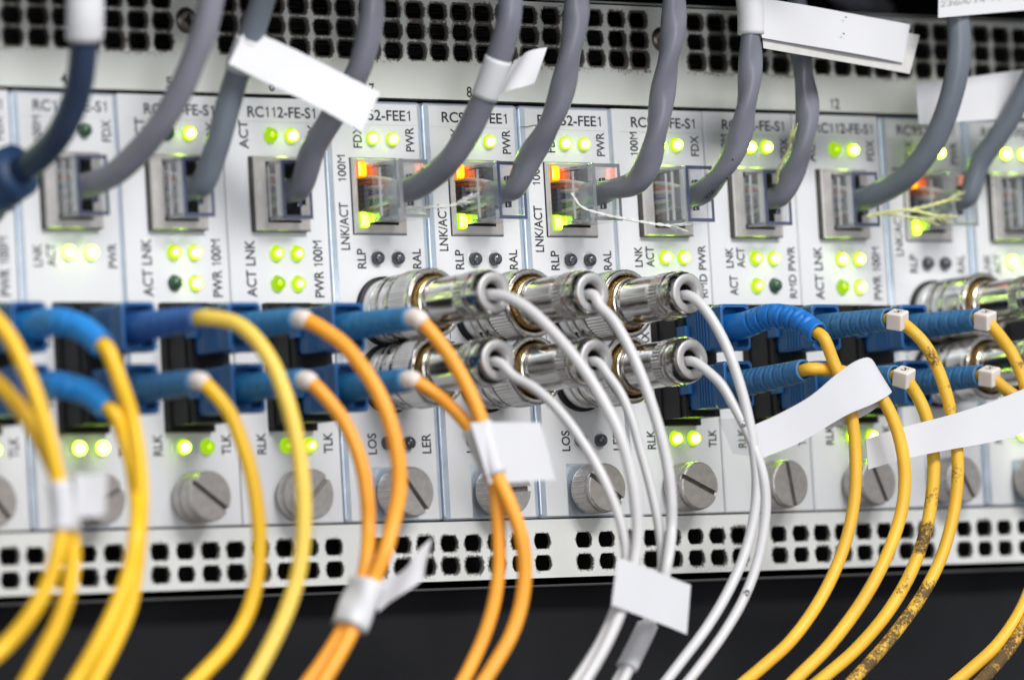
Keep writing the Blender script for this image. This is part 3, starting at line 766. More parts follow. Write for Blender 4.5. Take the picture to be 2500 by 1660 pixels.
def open_box(mb, x0, x1, y0, y1, z0, z1, t, mi=0, mi_rim=1):
    """clear shell open towards the viewer (y0 is the open end)"""
    o = [(x0, z0), (x1, z0), (x1, z1), (x0, z1)]; i_ = [(x0+t, z0+t), (x1-t, z0+t), (x1-t, z1-t), (x0+t, z1-t)]
    vs = [(x, y1, z) for x, z in o]+[(x, y0, z) for x, z in o]+[(x, y0, z) for x, z in i_]+[(x, y1-t, z) for x, z in i_]
    fs = [(0, 1, 2, 3), (12, 13, 14, 15)]
    for i in range(4):
        j = (i+1) % 4; fs += [(i, j, 4+j, 4+i), (8+i, 8+j, 12+j, 12+i)]
    mb.add(vs, fs, mi); mb.add(vs, [(4+i, 4+(i+1) % 4, 8+(i+1) % 4, 8+i) for i in range(4)], mi_rim)

def rj45(root, bx, pb, style):
    """clear modular plug, pb = how far its back stands off the panel"""
    xa, xb, za, zb = bx+9.0, bx+16.3, -24.85, -13.2
    shell = MB(); edge = {'navy': 'plug_edge', 'grey': 'plug_edge_grey'}[style]
    open_box(shell, xa, xb, -pb, 8.0, za, zb, 0.75)
    # thick moulded edges along the corners
    for x in (xa+0.3, xb-0.3):
        for z in (za+0.3, zb-0.3): shell.box(x-0.32, x+0.32, -pb+0.05, 6.0, z-0.32, z+0.32, 0.12, 2)
    pl = part('plug', shell, ['clear_plastic' if style == 'navy' else 'hazy_plastic', edge, 'smoke_plastic'], root)
    q = MB()   # ribs in the side wall, whitened to imitate refracted highlights
    if pb < 10 or style == 'navy' and bx > 120:
        for d, hw_ in ((pb-1.3, 0.75), (pb-4.6, 0.3)): q.box(xa-0.06, xa+0.5, -d-hw_, -d+hw_, za+0.7, zb-0.7, 0.2)
    q.box(xa+0.1, xa+0.6, -pb+6.6, -pb+6.9, za+0.9, zb-0.9, 0.05)
    part('highlight_rib', q, 'highlight_plastic', pl)
    q = MB(); M = Matrix.Translation((xb+0.3, 4.0, -19.05)) @ Matrix.Rotation(R_(-12.5), 4, 'Z')
    q.box(-0.5, 0.4, -(pb+2.0), 0, -3.1, 3.1, 0.2, 0, M); q.box(-0.55, 0.5, -(pb+2.3), -(pb+1.2), -3.2, 3.2, 0.15, 1, M)
    part('latch', q, ['clear_plastic', 'plug_edge'], pl)
    q = MB()
    for k in range(8): zc = -19.05+(k-3.5)*1.02; q.box(xa-0.03, xa+1.5, 3.2, 7.2, zc-0.22, zc+0.22)
    part('contact_blade', q, 'contact_gold', pl)
    q = MB(); q.box(xa+1.2, xb-1.2, 1.0, 5.0, za+3.2, zb-3.6, 0.2); part('wire_guide', q, 'plug_insert', pl)
    cols = ['wire_white', 'wire_orange', 'wire_white', 'wire_blue', 'wire_white', 'wire_green', 'wire_white', 'wire_brown']
    for k in range(8):
        zc = -19.05+(3.5-k)*1.02; zi = -19.05+(3.5-k)*0.42; xo = 0.9*math.sin(k*2.1)
        p = spline([(xa+2.6, 6.6, zc), (xa+2.6, 1.5, zc), (xa+3.0+0.3*xo, -pb*0.30, zc*0.6+zi*0.4), (xa+3.6+xo*0.5, -pb*0.62, zi)], 0.6)
        m_ = MB(); m_.tube(p, 0.48, 10); part('wire', m_, cols[k], pl)

def lump(r, amp, pitch, ph=0.0):
    return lambda i, s, a: r+amp*math.cos(2*a-s*2*math.pi/pitch+ph)+amp*0.5*math.sin(s*0.21+ph)*math.cos(a+ph)

ETH = 'grey network cables plugged into the cards'
def ethernet(b, uv, label, mat='grey_jacket', pb=12.0, mix=0.8, style='navy', r=2.68, amp=0.11, plug=True, start=None):
    bx = 25.0*b
    root = thing('network_cable', label, 'network cable', (bx+12.6, 0, -19), ETH)
    if plug: rj45(root, bx, pb, style)
    c0 = [(bx+12.65, -(pb*0.42), -19.05), (bx+12.65, -(pb-1.5), -19.05)] if plug else [start] if start else []
    xp = x_path(uv, bx+12.65, pb, mix)
    if plug:
        c0.append(Vector((bx+12.65+0.25, -(pb+0.6), -18.75)))
        for _k in range(2):
            v_ = xp[0]-Vector(c0[-1])
            if v_.length < 4.5 or v_.normalized().dot(Vector((0, -1, 0))) < 0.2: xp.pop(0)
    e_ = xp[-1]; k_ = max(4.0, 53.0+e_.y); up = (xp[-1]-xp[-2]).normalized()
    xp = xp+[e_+Vector((up.x*8, -k_, 11)), e_+Vector((up.x*14, -k_-3, 34))]
    pts = spline(c0+xp, 0.8)
    m_ = MB(); m_.tube(pts, lump(r, amp, 15.0, b*1.3), 24); fr = list(m_.frames)
    part('jacket', m_, mat, root); return root, pts, fr

# 3: dark blue cable with moulded boot, far left
root, pts, fr = ethernet(-1, [(-30, 430, 16), (30, 402, 21), (85, 368, 28), (140, 305, 36), (178, 215, 42), (192, 120, 46), (196, 50, 48), (198, -40, 49)],
    'dark blue network cable with a blue moulded boot at the left edge', 'navy_jacket', 12.0, r=2.6, amp=0.02)
bt = spline([at(-75, 470, 6), at(-38, 440, 13), at(8, 412, 18.5), at(44, 392, 22.5)], 0.6)
m_ = MB(); L_ = len(bt); m_.tube(bt, lambda i, s, a: 6.6-1.9*(i/L_)+(0.35 if (i//6) % 2 else 0.0)+(0.4 if i > L_-5 else 0), 32); part('plug_boot', m_, 'navy_boot', root)
sl = seg_of(pts, -60, 94); m_ = MB(); m_.tube(sl, lambda i, s, a: 3.25+0.35*math.cos(a)**4, 28); part('wrap_label', m_, 'paper', root, 'blank white label wrapped round the dark blue cable')
# 4
root, pts, fr = ethernet(0, [(222, 432, 9.5), (268, 398), (318, 352), (372, 285), (418, 205), (452, 125), (474, 60), (487, 0), (497, -50)],
    'pale grey cable curving from the clear plug under the number 4', 'pale_grey_jacket', 8.0, 0.8, r=2.45, amp=0.05)
# 5
root5, pts5, fr = ethernet(1, [(450, 432, 9.5), (476, 396), (498, 345), (515, 285), (534, 215), (560, 135), (586, 62), (606, 0), (622, -50)],
    'grey cable from the card numbered 5 carrying a long slanting white flag', 'teal_grey_jacket', 8.0, 0.75, r=2.45, amp=0.04)
# 6
root, pts, fr = ethernet(2, [(680, 434, 8.0), (700, 392), (722, 345), (757, 285), (795, 222), (828, 160), (848, 90), (858, 30), (863, -50)],
    'grey cable passing behind the slanting white flag to the card printed RC112-FE-S1', 'grey_jacket', 6.5, 0.8, r=2.45, amp=0.05)
# 7
root7, pts7, fr = ethernet(3, [(950, 436, 13), (990, 412), (1032, 376), (1072, 318), (1106, 250), (1134, 180), (1158, 108), (1174, 45), (1184, -50)],
    'grey cable from the card numbered 7 with a short curled white label', 'grey_jacket', 12.0, 0.8, 'grey', r=2.5, amp=0.06)
# 8
root8, pts8, fr = ethernet(4, [(1176, 440, 13), (1196, 412), (1222, 365), (1256, 308), (1286, 238), (1306, 165), (1320, 95), (1330, 35), (1336, -50)],
    'grey unlabelled cable from the navy-edged clear plug under the number 8', 'grey_jacket', 12.0, 0.8, 'navy', r=2.42, amp=0.23)
# 9
root9, pts9, fr = ethernet(5, [(1400, 446, 13), (1432, 442), (1468, 418), (1496, 370), (1515, 300), (1528, 220), (1541, 140), (1551, 70), (1554, 0), (1550, -50)],
    'lumpy grey cable bent sharply upward from a plug with a twisted thread beside it', 'grey_jacket', 12.0, 0.85, 'grey', r=2.36, amp=0.28)
# 10
root10, pts10, fr10 = ethernet(6, [(1616, 446, 13), (1642, 424), (1676, 380), (1704, 320), (1719, 250), (1728, 180), (1732, 110), (1732, 40), (1732, -50)],
    'grey printed cable under the big clean white flag at the top right', 'grey_jacket', 12.0, 0.8, 'navy', r=2.28, amp=0.28)
# 11
root11, pts11, fr = ethernet(7, [(1798, 446, 9), (1820, 412), (1844, 362), (1857, 300), (1860, 235), (1852, 165), (1846, 100), (1842, 30), (1836, -50)],
    'grey cable hanging straight down behind the big clean white flag', 'grey_jacket', 8.0, 0.8, 'navy', r=2.28, amp=0.27)
# 12
root12, pts12, fr = ethernet(8, [(1992, 458, 9), (2035, 444), (2085, 412), (2130, 362), (2166, 300), (2194, 220), (2210, 140), (2212, 80), (2206, 20), (2200, -50)],
    'thick blue-grey cable under the printed label at the top right corner', 'teal_grey_jacket', 8.0, 0.8, 'navy', r=2.5, amp=0.03)
# 13
root13, pts13, fr = ethernet(9, [(2196, 448, 13), (2226, 416), (2260, 374), (2298, 320), (2334, 262), (2366, 205), (2400, 130), (2420, 40)],
    'blue-grey cable rising to the right edge from a plug lit orange', 'teal_grey_jacket', 12.0, 0.7, 'grey', r=2.25, amp=0.03)
# 14
root14, pts14, fr = ethernet(10, [(2405, 450, 9), (2440, 420), (2480, 360), (2520, 260), (2540, 100)],
    'grey cable of the plug cut off by the right edge', 'grey_jacket', 8.0, 0.7, 'navy', r=2.5, amp=0.05)

q = MB(); q.tube(spline([at(1900, -70, 5), at(1945, -12, -12), at(1990, 8, -35), at(2040, 6, -70)], 1.0), 3.6, 20); single('network_cable', q, 'pale_grey_jacket', at(1975, 4, -25), 'blurred pale cable lying on top of the chassis behind the big white flag', 'network cable', ETH)
# print on cable 10
def near_s(frames, v): return min(frames, key=lambda f: abs(pix(f[0])[1]-v))
f0 = near_s(fr10, 408); m_ = MB(); tube_text(m_, fr10, near_s(fr10, 402)[3], 'AEN', 1.7, 5.0, 2.48, facing_angle(f0)+0.55); tube_text(m_, fr10, near_s(fr10, 440)[3], 'AW', 1.0, 2.6, 2.48, facing_angle(f0)+0.5)
part('cable_print', m_, 'print_ink', root10)

# paper flags on single cables
def wrap(root, pts, v0, v1, r, mat='paper', label=None, name='wrap_label'):
    m_ = MB(); m_.tube(seg_of(pts, v0, v1), r, 28); return part(name, m_, mat, root, label)
d5 = -seg_of(pts5, 90, 150)[0].y
m_ = MB(); m_.tube(seg_of(pts5, 84, 172), 2.8, 28)
sheet(m_, [at(566, 66, d5+3.2), at(876, 214, d5+12), at(834, 306, d5+12), at(527, 148, d5+3.2)], 0.8, 0.6, ragged=0.06)
part('flag_label', m_, 'paper', root5, 'long blank white flag slanting down to the right')
d7 = -seg_of(pts7, 150, 200)[0].y
m_ = MB(); m_.tube(seg_of(pts7, 126, 232), 2.72, 28)
sheet(m_, [at(1186, 141, d7+1), at(1261, 110, d7-3), at(1232, 192, d7-3), at(1150, 226, d7+1)], -1.2, 1.0)
part('flag_label', m_, 'paper', root7, 'short curled white label')
d10 = -seg_of(pts10, 30, 80)[0].y
m_ = MB(); m_.tube(seg_of(pts10, -60, 84), 2.85, 28)
sheet(m_, [at(1740, -6, d10+2.4), at(2098, 57, d10+1), at(2082, 146, d10+1), at(1757, 88, d10+2.4)], 0.5, 0.4)
part('flag_label', m_, 'paper', root10, 'big clean white flag')
m_ = MB(); sheet(m_, [at(1752, 8, d10+1.6), at(2120, 82, d10+0.2), at(2097, 171, d10+0.2), at(1760, 112, d10+1.6)], 0.2, 0.2); part('flag_backing', m_, 'paper_back', root10)
m_ = MB(); sheet(m_, [at(1949, 39, d10+3.2), at(1952, 39, d10+3.2), at(1952, 42, d10+3.2), at(1949, 42, d10+3.2)], 0, 0, 0.1, 1, 1); sheet(m_, [at(1944, 77, d10+3.2), at(1947, 77, d10+3.2), at(1947, 80, d10+3.2), at(1944, 80, d10+3.2)], 0, 0, 0.1, 1, 1)
part('ink_dot', m_, 'print_ink', root10)
d12 = -seg_of(pts12, 20, 60)[0].y
m_ = MB(); m_.tube(seg_of(pts12, -60, 37), 3.3, 28)
TL, TR, BR, BL = at(2164, -40, d12+3.4), at(2420, -62, d12+3.4), at(2420, 20, d12+3.4), at(2163, 42, d12+3.4)
sheet(m_, [TL, TR, BR, BL], 0.4, 0.2)
part('flag_label', m_, 'paper', root12, 'white label with grey print')
m_ = MB(); V, F = text_geo('236A/14\u2192\u5e7f\u573a\u5357\u7ad9', 0.0); vs = []
for a, b_ in V:
    aa = 0.02+a*0.96; bb = 0.48-b_*0.22+0.20
    p = (TL*(1-aa)+TR*aa)*(1-bb)+(BL*(1-aa)+BR*aa)*bb; vs.append(p+Vector((-0.35, -0.75, 0)))
m_.add(vs, F); part('label_print', m_, 'faint_print', root12)
m_ = MB(); sheet(m_, [at(2110, 196, 16), at(2440, 150, 22), at(2440, 268, 22), at(2119, 287, 16)], 1.0, 0.5)
part('flag_label', m_, 'paper', root13, 'wide white flag behind the thick cable')

# loose threads
def thread(root, P, r, mat, fray=0):
    p = spline(P, 0.3); m_ = MB()
    for ph in (0.0, math.pi):
        fr_ = []
        for i, q in enumerate(p): fr_.append(q+Vector((0.5*r*math.cos(i*0.55+ph), 0.5*r*math.sin(i*0.55+ph), 0.7*r*math.sin(i*0.55+ph))))
        m_.tube(fr_, r*0.62, 7)
    rr = random.Random(5)
    for k in range(fray):
        e = p[-1]; d = (p[-1]-p[-6]).normalized(); e2 = e+d*rr.uniform(1.5, 4.2)+Vector((rr.uniform(-.6, .6), rr.uniform(-.8, .8), rr.uniform(-1.1, 1.1)))
        m_.tube([e-d*1.0, e*0.5+e2*0.5+Vector((0, 0, rr.uniform(-.3, .3))), e2], 0.07, 5)
    part('ripcord', m_, mat, root)
thread(root9, [at(1318, 446, 10), at(1340, 476, 11.5), at(1390, 494, 14), at(1450, 506, 17), at(1500, 515, 19), at(1545, 521, 21)], 0.30, 'thread', 14)
thread(root7, [at(935, 488, 9), at(985, 478, 12), at(1030, 476, 14), at(1052, 470, 15)], 0.28, 'thread', 16)
thread(root10, [at(1618, 426, 13.6), at(1642, 402, 14.5), at(1668, 376, 18), at(1690, 345, 21)], 0.42, 'thread_yellow', 0)
thread(root11, [at(1790, 424, 10.5), at(1795, 392, 13), at(1818, 345, 17), at(1822, 332, 18)], 0.3, 'thread_yellow', 12)
thread(root12, [at(1998, 498, 10), at(2040, 490, 13), at(2085, 484, 16), at(2120, 488, 18), at(2160, 498, 20)], 0.32, 'thread_yellow', 18)
thread(root13, [at(2085, 486, 14), at(2135, 476, 16), at(2185, 462, 17)], 0.30, 'thread_yellow', 16)
thread(root12, [at(2030, 492, 12), at(2080, 498, 14), at(2130, 506, 16)], 0.28, 'thread_yellow', 14)

# ------------------------------------------------------------------ fibre patch cords
ZU, ZL = -47.4, -59.15
def sc_plug(root, bx, z, boot, curve=None, tip=39.5):
    xc = bx+12.9
    m_ = MB()
    m_.box(xc-3.3, xc+3.3, -10.5, 3.0, z-3.7, z+3.7, 0.25)
    m_.box(xc-3.75, xc+3.75, -16.6, -8.9, z-4.45, z+4.45, 0.35)
    for k in range(5): d = 12.2+k*0.85; m_.box(xc-3.95, xc-3.4, -d-0.22, -d+0.22, z-3.9, z+3.9, 0.08)
    m_.box(xc-4.72, xc-3.6, -10.0, -3.2, z-1.15, z+1.15, 0.15)
    # flared, hollow back collar
    def ringbox(d, hx, hz, c=0.6):
        return [(xc+x, -d, z+zz) for x, zz in ((hx-c, -hz), (hx, -hz+c), (hx, hz-c), (hx-c, hz), (-hx+c, hz), (-hx, hz-c), (-hx, -hz+c), (-hx+c, -hz))]
    R = [ringbox(16.3, 3.72, 4.4), ringbox(17.6, 3.9, 4.75), ringbox(20.3, 3.9, 4.75), ringbox(20.4, 3.75, 4.6), ringbox(20.4, 3.25, 4.1), ringbox(17.0, 3.2, 4.0)]
    vs = [p for r in R for p in r]; m_.add(vs, [(L*8+i, L*8+(i+1) % 8, (L+1)*8+(i+1) % 8, (L+1)*8+i) for L in range(5) for i in range(8)]+[tuple(40+i for i in range(8))])
    h = part('connector', m_, 'fibre_housing', root)
    # strain relief boot with alternating slots
    bp_ = spline(curve, 0.28) if curve else spline([(xc, -16.5, z), (xc, -24, z), (xc, -32, z-0.05), (xc, -tip, z-0.1)], 0.28)
    tot = sum((bp_[i+1]-bp_[i]).length for i in range(len(bp_)-1)); m_ = MB()
    def rad(i, s, a):
        t = s/tot; r = 2.85-0.55*min(1, max(0, (t-0.15)/0.85))
        if s > tot*0.33 and s < tot-1.6:
            k = int((s-tot*0.33)/1.45); f = ((s-tot*0.33)/1.45)-k
            if f < 0.30:
                c = math.cos(2*a) if k % 2 else -math.cos(2*a)
                if c > -0.35: r -= 0.42
        return r
    m_.tube(bp_, rad, 40, cap=False)
    fr = m_.frames[-1]; P, n_, b_, s_ = fr; T = n_.cross(b_) ; T = (bp_[-1]-bp_[-2]).normalized()
    vs = []; sg = 32
    for r, back in ((2.30, 0.0), (2.22, -0.15), (1.78, -0.15), (1.70, 1.4)):
        for k in range(sg): a = 2*math.pi*k/sg; vs.append(P-T*back+n_*(r*math.cos(a))+b_*(r*math.sin(a)))
    m_.add(vs, [(L*sg+i, L*sg+(i+1) % sg, (L+1)*sg+(i+1) % sg, (L+1)*sg+i) for L in range(3) for i in range(sg)], 0, True)
    part('boot', m_, boot, root); return bp_
FIB = 'fibre patch cords plugged into the cards'
def fibre(b, upper, uv, label, cable, boot, curve=None, mix=0.6, sleeve=None, r=1.5, tip=39.5, plug=True, dmax=72, d0=None, name='fibre_cable', dirt=None):
    bx = 25.0*b; z = ZU if upper else ZL
    root = thing(name, label, 'fibre cable', (bx+12.9, 0, z), FIB)
    if plug:
        bp_ = sc_plug(root, bx, z, boot, curve, tip); e = bp_[-1]; t = (bp_[-1]-bp_[-5]).normalized()
        c0 = [e-t*3.0, e-t*0.2, e+t*1.8]; ds = -e.y
    else: c0 = []; ds = d0
    xp = x_path(uv, bx+12.9, ds, mix, dmax)
    if plug:
        for _k in range(2):
            if (xp[0]-c0[-1]).length < 4.0 or (xp[0]-c0[-1]).normalized().dot(t) < 0.1: xp.pop(0)
    dn = (xp[-1]-xp[-2]).normalized(); xp = xp+[xp[-1]+dn*25+Vector((-3, 0, -3)), xp[-1]+dn*60+Vector((-22, 0, -14))]
    if not plug: xp = [xp[0]+(xp[0]-xp[1]).normalized()*22+Vector((0, 12, 0))]+xp
    pts = spline(c0+xp, 0.8)
    m_ = MB(); m_.tube(pts, r, 20)
    if dirt:   # stained stretches: (from, to, how much, side)
        L = m_.at.setdefault('dirt', {})
        for i in range(len(pts)):
            v_ = pix(pts[i])[1]
            for k in range(20):
                g_ = 0.0
                for a_, b_, amt, side in dirt:
                    e_ = min(1.0, max(0.0, min(v_-a_, b_-v_)/44.0+0.5))
                    g_ = max(g_, amt*e_*(1.0 if side is None else max(0.0, 0.5+0.6*math.cos(2*math.pi*k/20-side))))
                L[i*20+k] = g_
    part('jacket', m_, cable, root)
    if sleeve == 'round':
        sp = spline([e-t*1.2, e+t*1.2, e+t*2.6], 0.3); sp = seg = [p for p in pts if (p-(e+t*1.0)).length < 2.6]
        m_ = MB(); m_.tube(seg, lambda i, s, a: 1.80 if 0 < i < len(seg)-1 else 1.6, 24); part('marker_sleeve', m_, 'sleeve_plastic', root)
    if sleeve == 'cube':
        seg = min(pts, key=lambda p: (p-(e+t*2.6)).length); i = pts.index(seg); T = ((pts[i+2]-pts[i-2]).normalized()*0.45+Vector((0.05, -0.6, 0))).normalized()
        xa_ = Vector((1, 0, 0)); xa_ = (xa_-T*xa_.dot(T)).normalized(); za_ = xa_.cross(T).normalized()
        if za_.z < 0: za_ = -za_
        xa_, za_ = xa_*math.cos(0.22)+za_*math.sin(0.22), za_*math.cos(0.22)-xa_*math.sin(0.22)
        M = Matrix(((xa_.x, T.x, za_.x, seg.x), (xa_.y, T.y, za_.y, seg.y), (xa_.z, T.z, za_.z, seg.z), (0, 0, 0, 1)))
        m_ = MB(); m_.box(-1.85, 1.85, -1.75, 1.75, -1.85, 1.75, 0.32, 0, M, 3); mk = part('marker_sleeve', m_, 'sleeve_plastic', root)
        m_ = MB(); V, F = text_geo('2', 0.0); m_.add([M @ Vector(((0.5-bq)*1.5+0.1, (aq-0.5)*1.3, 1.78)) for aq, bq in V], F); part('marker_print', m_, 'print_ink', mk)
    return root, pts

# cord pair of the slot beyond the left edge
rA, pA = fibre(-2, True, [(-60, 690, 52), (-25, 722, 55), (20, 775, 58), (62, 860, 61), (98, 960, 63), (122, 1050, 64), (136, 1120, 64), (144, 1200, 64), (134, 1270, 64), (112, 1340, 63), (72, 1415, 62), (10, 1490, 60), (-60, 1550, 60)],
    'amber fibre cable entering high on the left edge into the twin wrap label', 'yellow_jacket', 'boot_blue', plug=False, d0=52, r=1.45)
rB, pB = fibre(-2, False, [(-60, 850, 50), (-20, 872, 52), (25, 915, 55), (75, 985, 58), (112, 1055, 60), (140, 1120, 61), (158, 1200, 61), (168, 1270, 61), (160, 1350, 61), (136, 1430, 60), (95, 1510, 59), (50, 1590, 58)],
    'amber fibre cable entering low on the left edge into the twin wrap label', 'yellow_jacket', 'boot_blue', plug=False, d0=50, r=1.45)
# card 3
x3 = -25+12.9
rC, pC = fibre(-1, True, [(250, 822, 49), (276, 880), (302, 960), (318, 1050), (325, 1140), (320, 1240), (312, 1320), (298, 1396), (264, 1480), (219, 1568), (188, 1625)],
    'yellow fibre cable of the bright blue drooping boot at the upper left', 'yellow_jacket', 'boot_blue', curve=[(x3, -16.5, ZU), (x3, -24, ZU+0.2), at(140, 742, 34), at(190, 758, 40), at(236, 796, 46)], r=1.5)
rD, pD = fibre(-1, False, [(264, 968, 48), (286, 1010), (303, 1070), (314, 1140), (313, 1230, 57), (296, 1320, 57), (268, 1396, 57), (226, 1482, 57), (176, 1568, 56), (145, 1620, 56)],
    'yellow fibre cable of the bright blue drooping boot at the lower left', 'yellow_jacket', 'boot_blue', curve=[(x3, -16.5, ZL), (x3, -24, ZL+0.2), at(140, 888, 34), at(200, 905, 40), at(250, 942, 46)], r=1.42)
# card 4
rE, pE = fibre(0, True, [(540, 744), (585, 778), (628, 840), (660, 920), (683, 1010), (697, 1110), (700, 1210), (690, 1310), (662, 1405), (618, 1500), (568, 1590)],
    'pale yellow fibre cable arching without a marker sleeve from the upper left connectors', 'pale_yellow_jacket', 'boot_navy', r=1.5, mix=0.65)
rF, pF = fibre(0, False, [(495, 902), (525, 945), (556, 1015), (580, 1095), (594, 1180), (598, 1265), (590, 1345), (568, 1420), (525, 1490), (470, 1550), (420, 1600)],
    'yellow fibre cable with a white marker sleeve at the lower left connectors', 'yellow_jacket', 'boot_slate', sleeve='round', r=1.42, mix=0.6, tip=37.5)
# card 5
rG, pG = fibre(1, True, [(742, 750), (785, 788), (830, 840), (870, 902), (900, 975), (917, 1050), (920, 1130), (905, 1210), (885, 1280, 55), (860, 1340, 54), (834, 1400, 53.6), (810, 1455, 53.6), (772, 1525, 54), (732, 1590, 54)],
    'orange fibre cable arching over the left coaxial plugs to the crumpled wrap', 'orange_jacket', 'boot_teal', sleeve='round', r=1.5, mix=0.6, tip=37)
rH, pH = fibre(1, False, [(738, 905), (775, 945), (808, 1000), (832, 1065), (846, 1140), (850, 1215), (846, 1290, 51), (834, 1345, 51.2), (812, 1400, 51.4), (788, 1455, 51.4), (748, 1520, 51), (698, 1590, 51)],
    'orange fibre cable hanging lower left into the crumpled wrap', 'orange_jacket', 'boot_teal', sleeve='round', r=1.42, mix=0.6, tip=37.5)
# card 6
rI, pI = fibre(2, True, [(990, 762), (1025, 805), (1060, 860), (1090, 920), (1112, 975), (1130, 1040), (1148, 1100), (1175, 1160), (1200, 1230), (1210, 1305), (1203, 1385), (1180, 1460), (1138, 1535), (1095, 1600)],
    'orange fibre cable crossing the upper coaxial plug into the square white flag', 'orange_jacket', 'boot_teal', sleeve='round', r=1.4, mix=0.55, tip=40)
rJ, pJ = fibre(2, False, [(975, 886), (1010, 912), (1050, 948), (1082, 985), (1112, 1045), (1138, 1105), (1146, 1170), (1150, 1240), (1150, 1310), (1140, 1385), (1118, 1460), (1085, 1535), (1050, 1600)],
    'orange fibre cable crossing the lower coaxial plug into the square white flag', 'orange_jacket', 'boot_teal', sleeve='round', r=1.33, mix=0.55, tip=37.5)
# card 10
x10 = 150+12.9
rK, pK = fibre(6, True, [(1898, 790), (1922, 835), (1945, 890), (1962, 950), (1970, 1010), (1973, 1080), (1970, 1150), (1955, 1230), (1925, 1315), (1880, 1400), (1820, 1480), (1760, 1535), (1690, 1595)],
    'amber fibre cable hanging from the bright blue bent boot', 'amber_jacket', 'boot_bright', curve=[(x10, -16.5, ZU), (x10, -23, ZU+0.1), at(1775, 730, 30), at(1835, 736, 37), at(1885, 768, 43)], r=1.26, mix=0.4, dirt=[(1296, 1338, 0.5, 0.0)])
rL, pL = fibre(6, False, [(1880, 853), (1915, 853), (1962, 862), (2005, 884), (2040, 928), (2066, 985), (2082, 1050), (2086, 1115), (2078, 1180), (2055, 1255), (2018, 1335), (1968, 1415), (1905, 1495), (1840, 1560), (1790, 1610)],
    'amber fibre cable running level behind the long white strip then down', 'amber_jacket', 'boot_slate', curve=[(x10, -16.5, ZL), (x10, -24, ZL+0.15), (x10, -32, ZL+0.6), (x10, -40.5, ZL+1.15)], r=1.32, mix=0.4)
# card 11
rM, pM = fibre(7, True, [(2102, 762), (2135, 798), (2162, 850), (2184, 915), (2199, 985), (2208, 1060), (2206, 1130), (2195, 1200), (2170, 1285), (2130, 1365), (2078, 1440), (2020, 1510), (1950, 1585)],
    'soot-stained yellow fibre cable of the upper sleeve marked 2', 'grimy_jacket', 'boot_slate', sleeve='cube', r=1.28, mix=0.45, dirt=[(778, 850, 0.85, None), (850, 920, 0.45, None), (924, 1030, 0.8, None), (1060, 1132, 0.6, 2.6), (1338, 1650, 0.95, None)])
rN, pN = fibre(7, False, [(2110, 905), (2132, 950), (2146, 1005), (2153, 1065), (2150, 1130), (2140, 1200), (2122, 1265), (2090, 1340), (2040, 1420), (1970, 1500), (1900, 1560), (1850, 1600)],
    'soot-stained yellow fibre cable of the lower sleeve marked 2', 'grimy_jacket', 'boot_slate', sleeve='cube', r=1.34, mix=0.45, tip=40.5, dirt=[(900, 1067, 0.38, 2.0), (1117, 1190, 0.6, None), (1187, 1296, 1.0, None), (1322, 1392, 0.55, 1.0)])
# card 12
rO, pO = fibre(8, True, [(2295, 765), (2325, 802), (2350, 850), (2375, 930), (2400, 1040), (2408, 1150), (2404, 1250), (2385, 1330), (2352, 1410), (2300, 1485), (2235, 1545), (2170, 1600)],
    'yellow fibre cable leaving at the right edge from the upper right sleeve', 'amber_jacket', 'boot_slate', sleeve='cube', r=1.32, mix=0.45, dirt=[(815, 930, 0.7, None), (1330, 1480, 0.35, None)])
rP, pP = fibre(8, False, [(2295, 890), (2330, 906), (2365, 930), (2410, 990), (2435, 1090), (2440, 1200), (2420, 1310), (2380, 1405), (2330, 1490), (2270, 1560), (2220, 1610)],
    'blackened yellow fibre cable at the lower right corner', 'filthy_jacket', 'boot_slate', sleeve='cube', r=1.32, mix=0.45, dirt=[(1380, 1650, 0.95, None)])

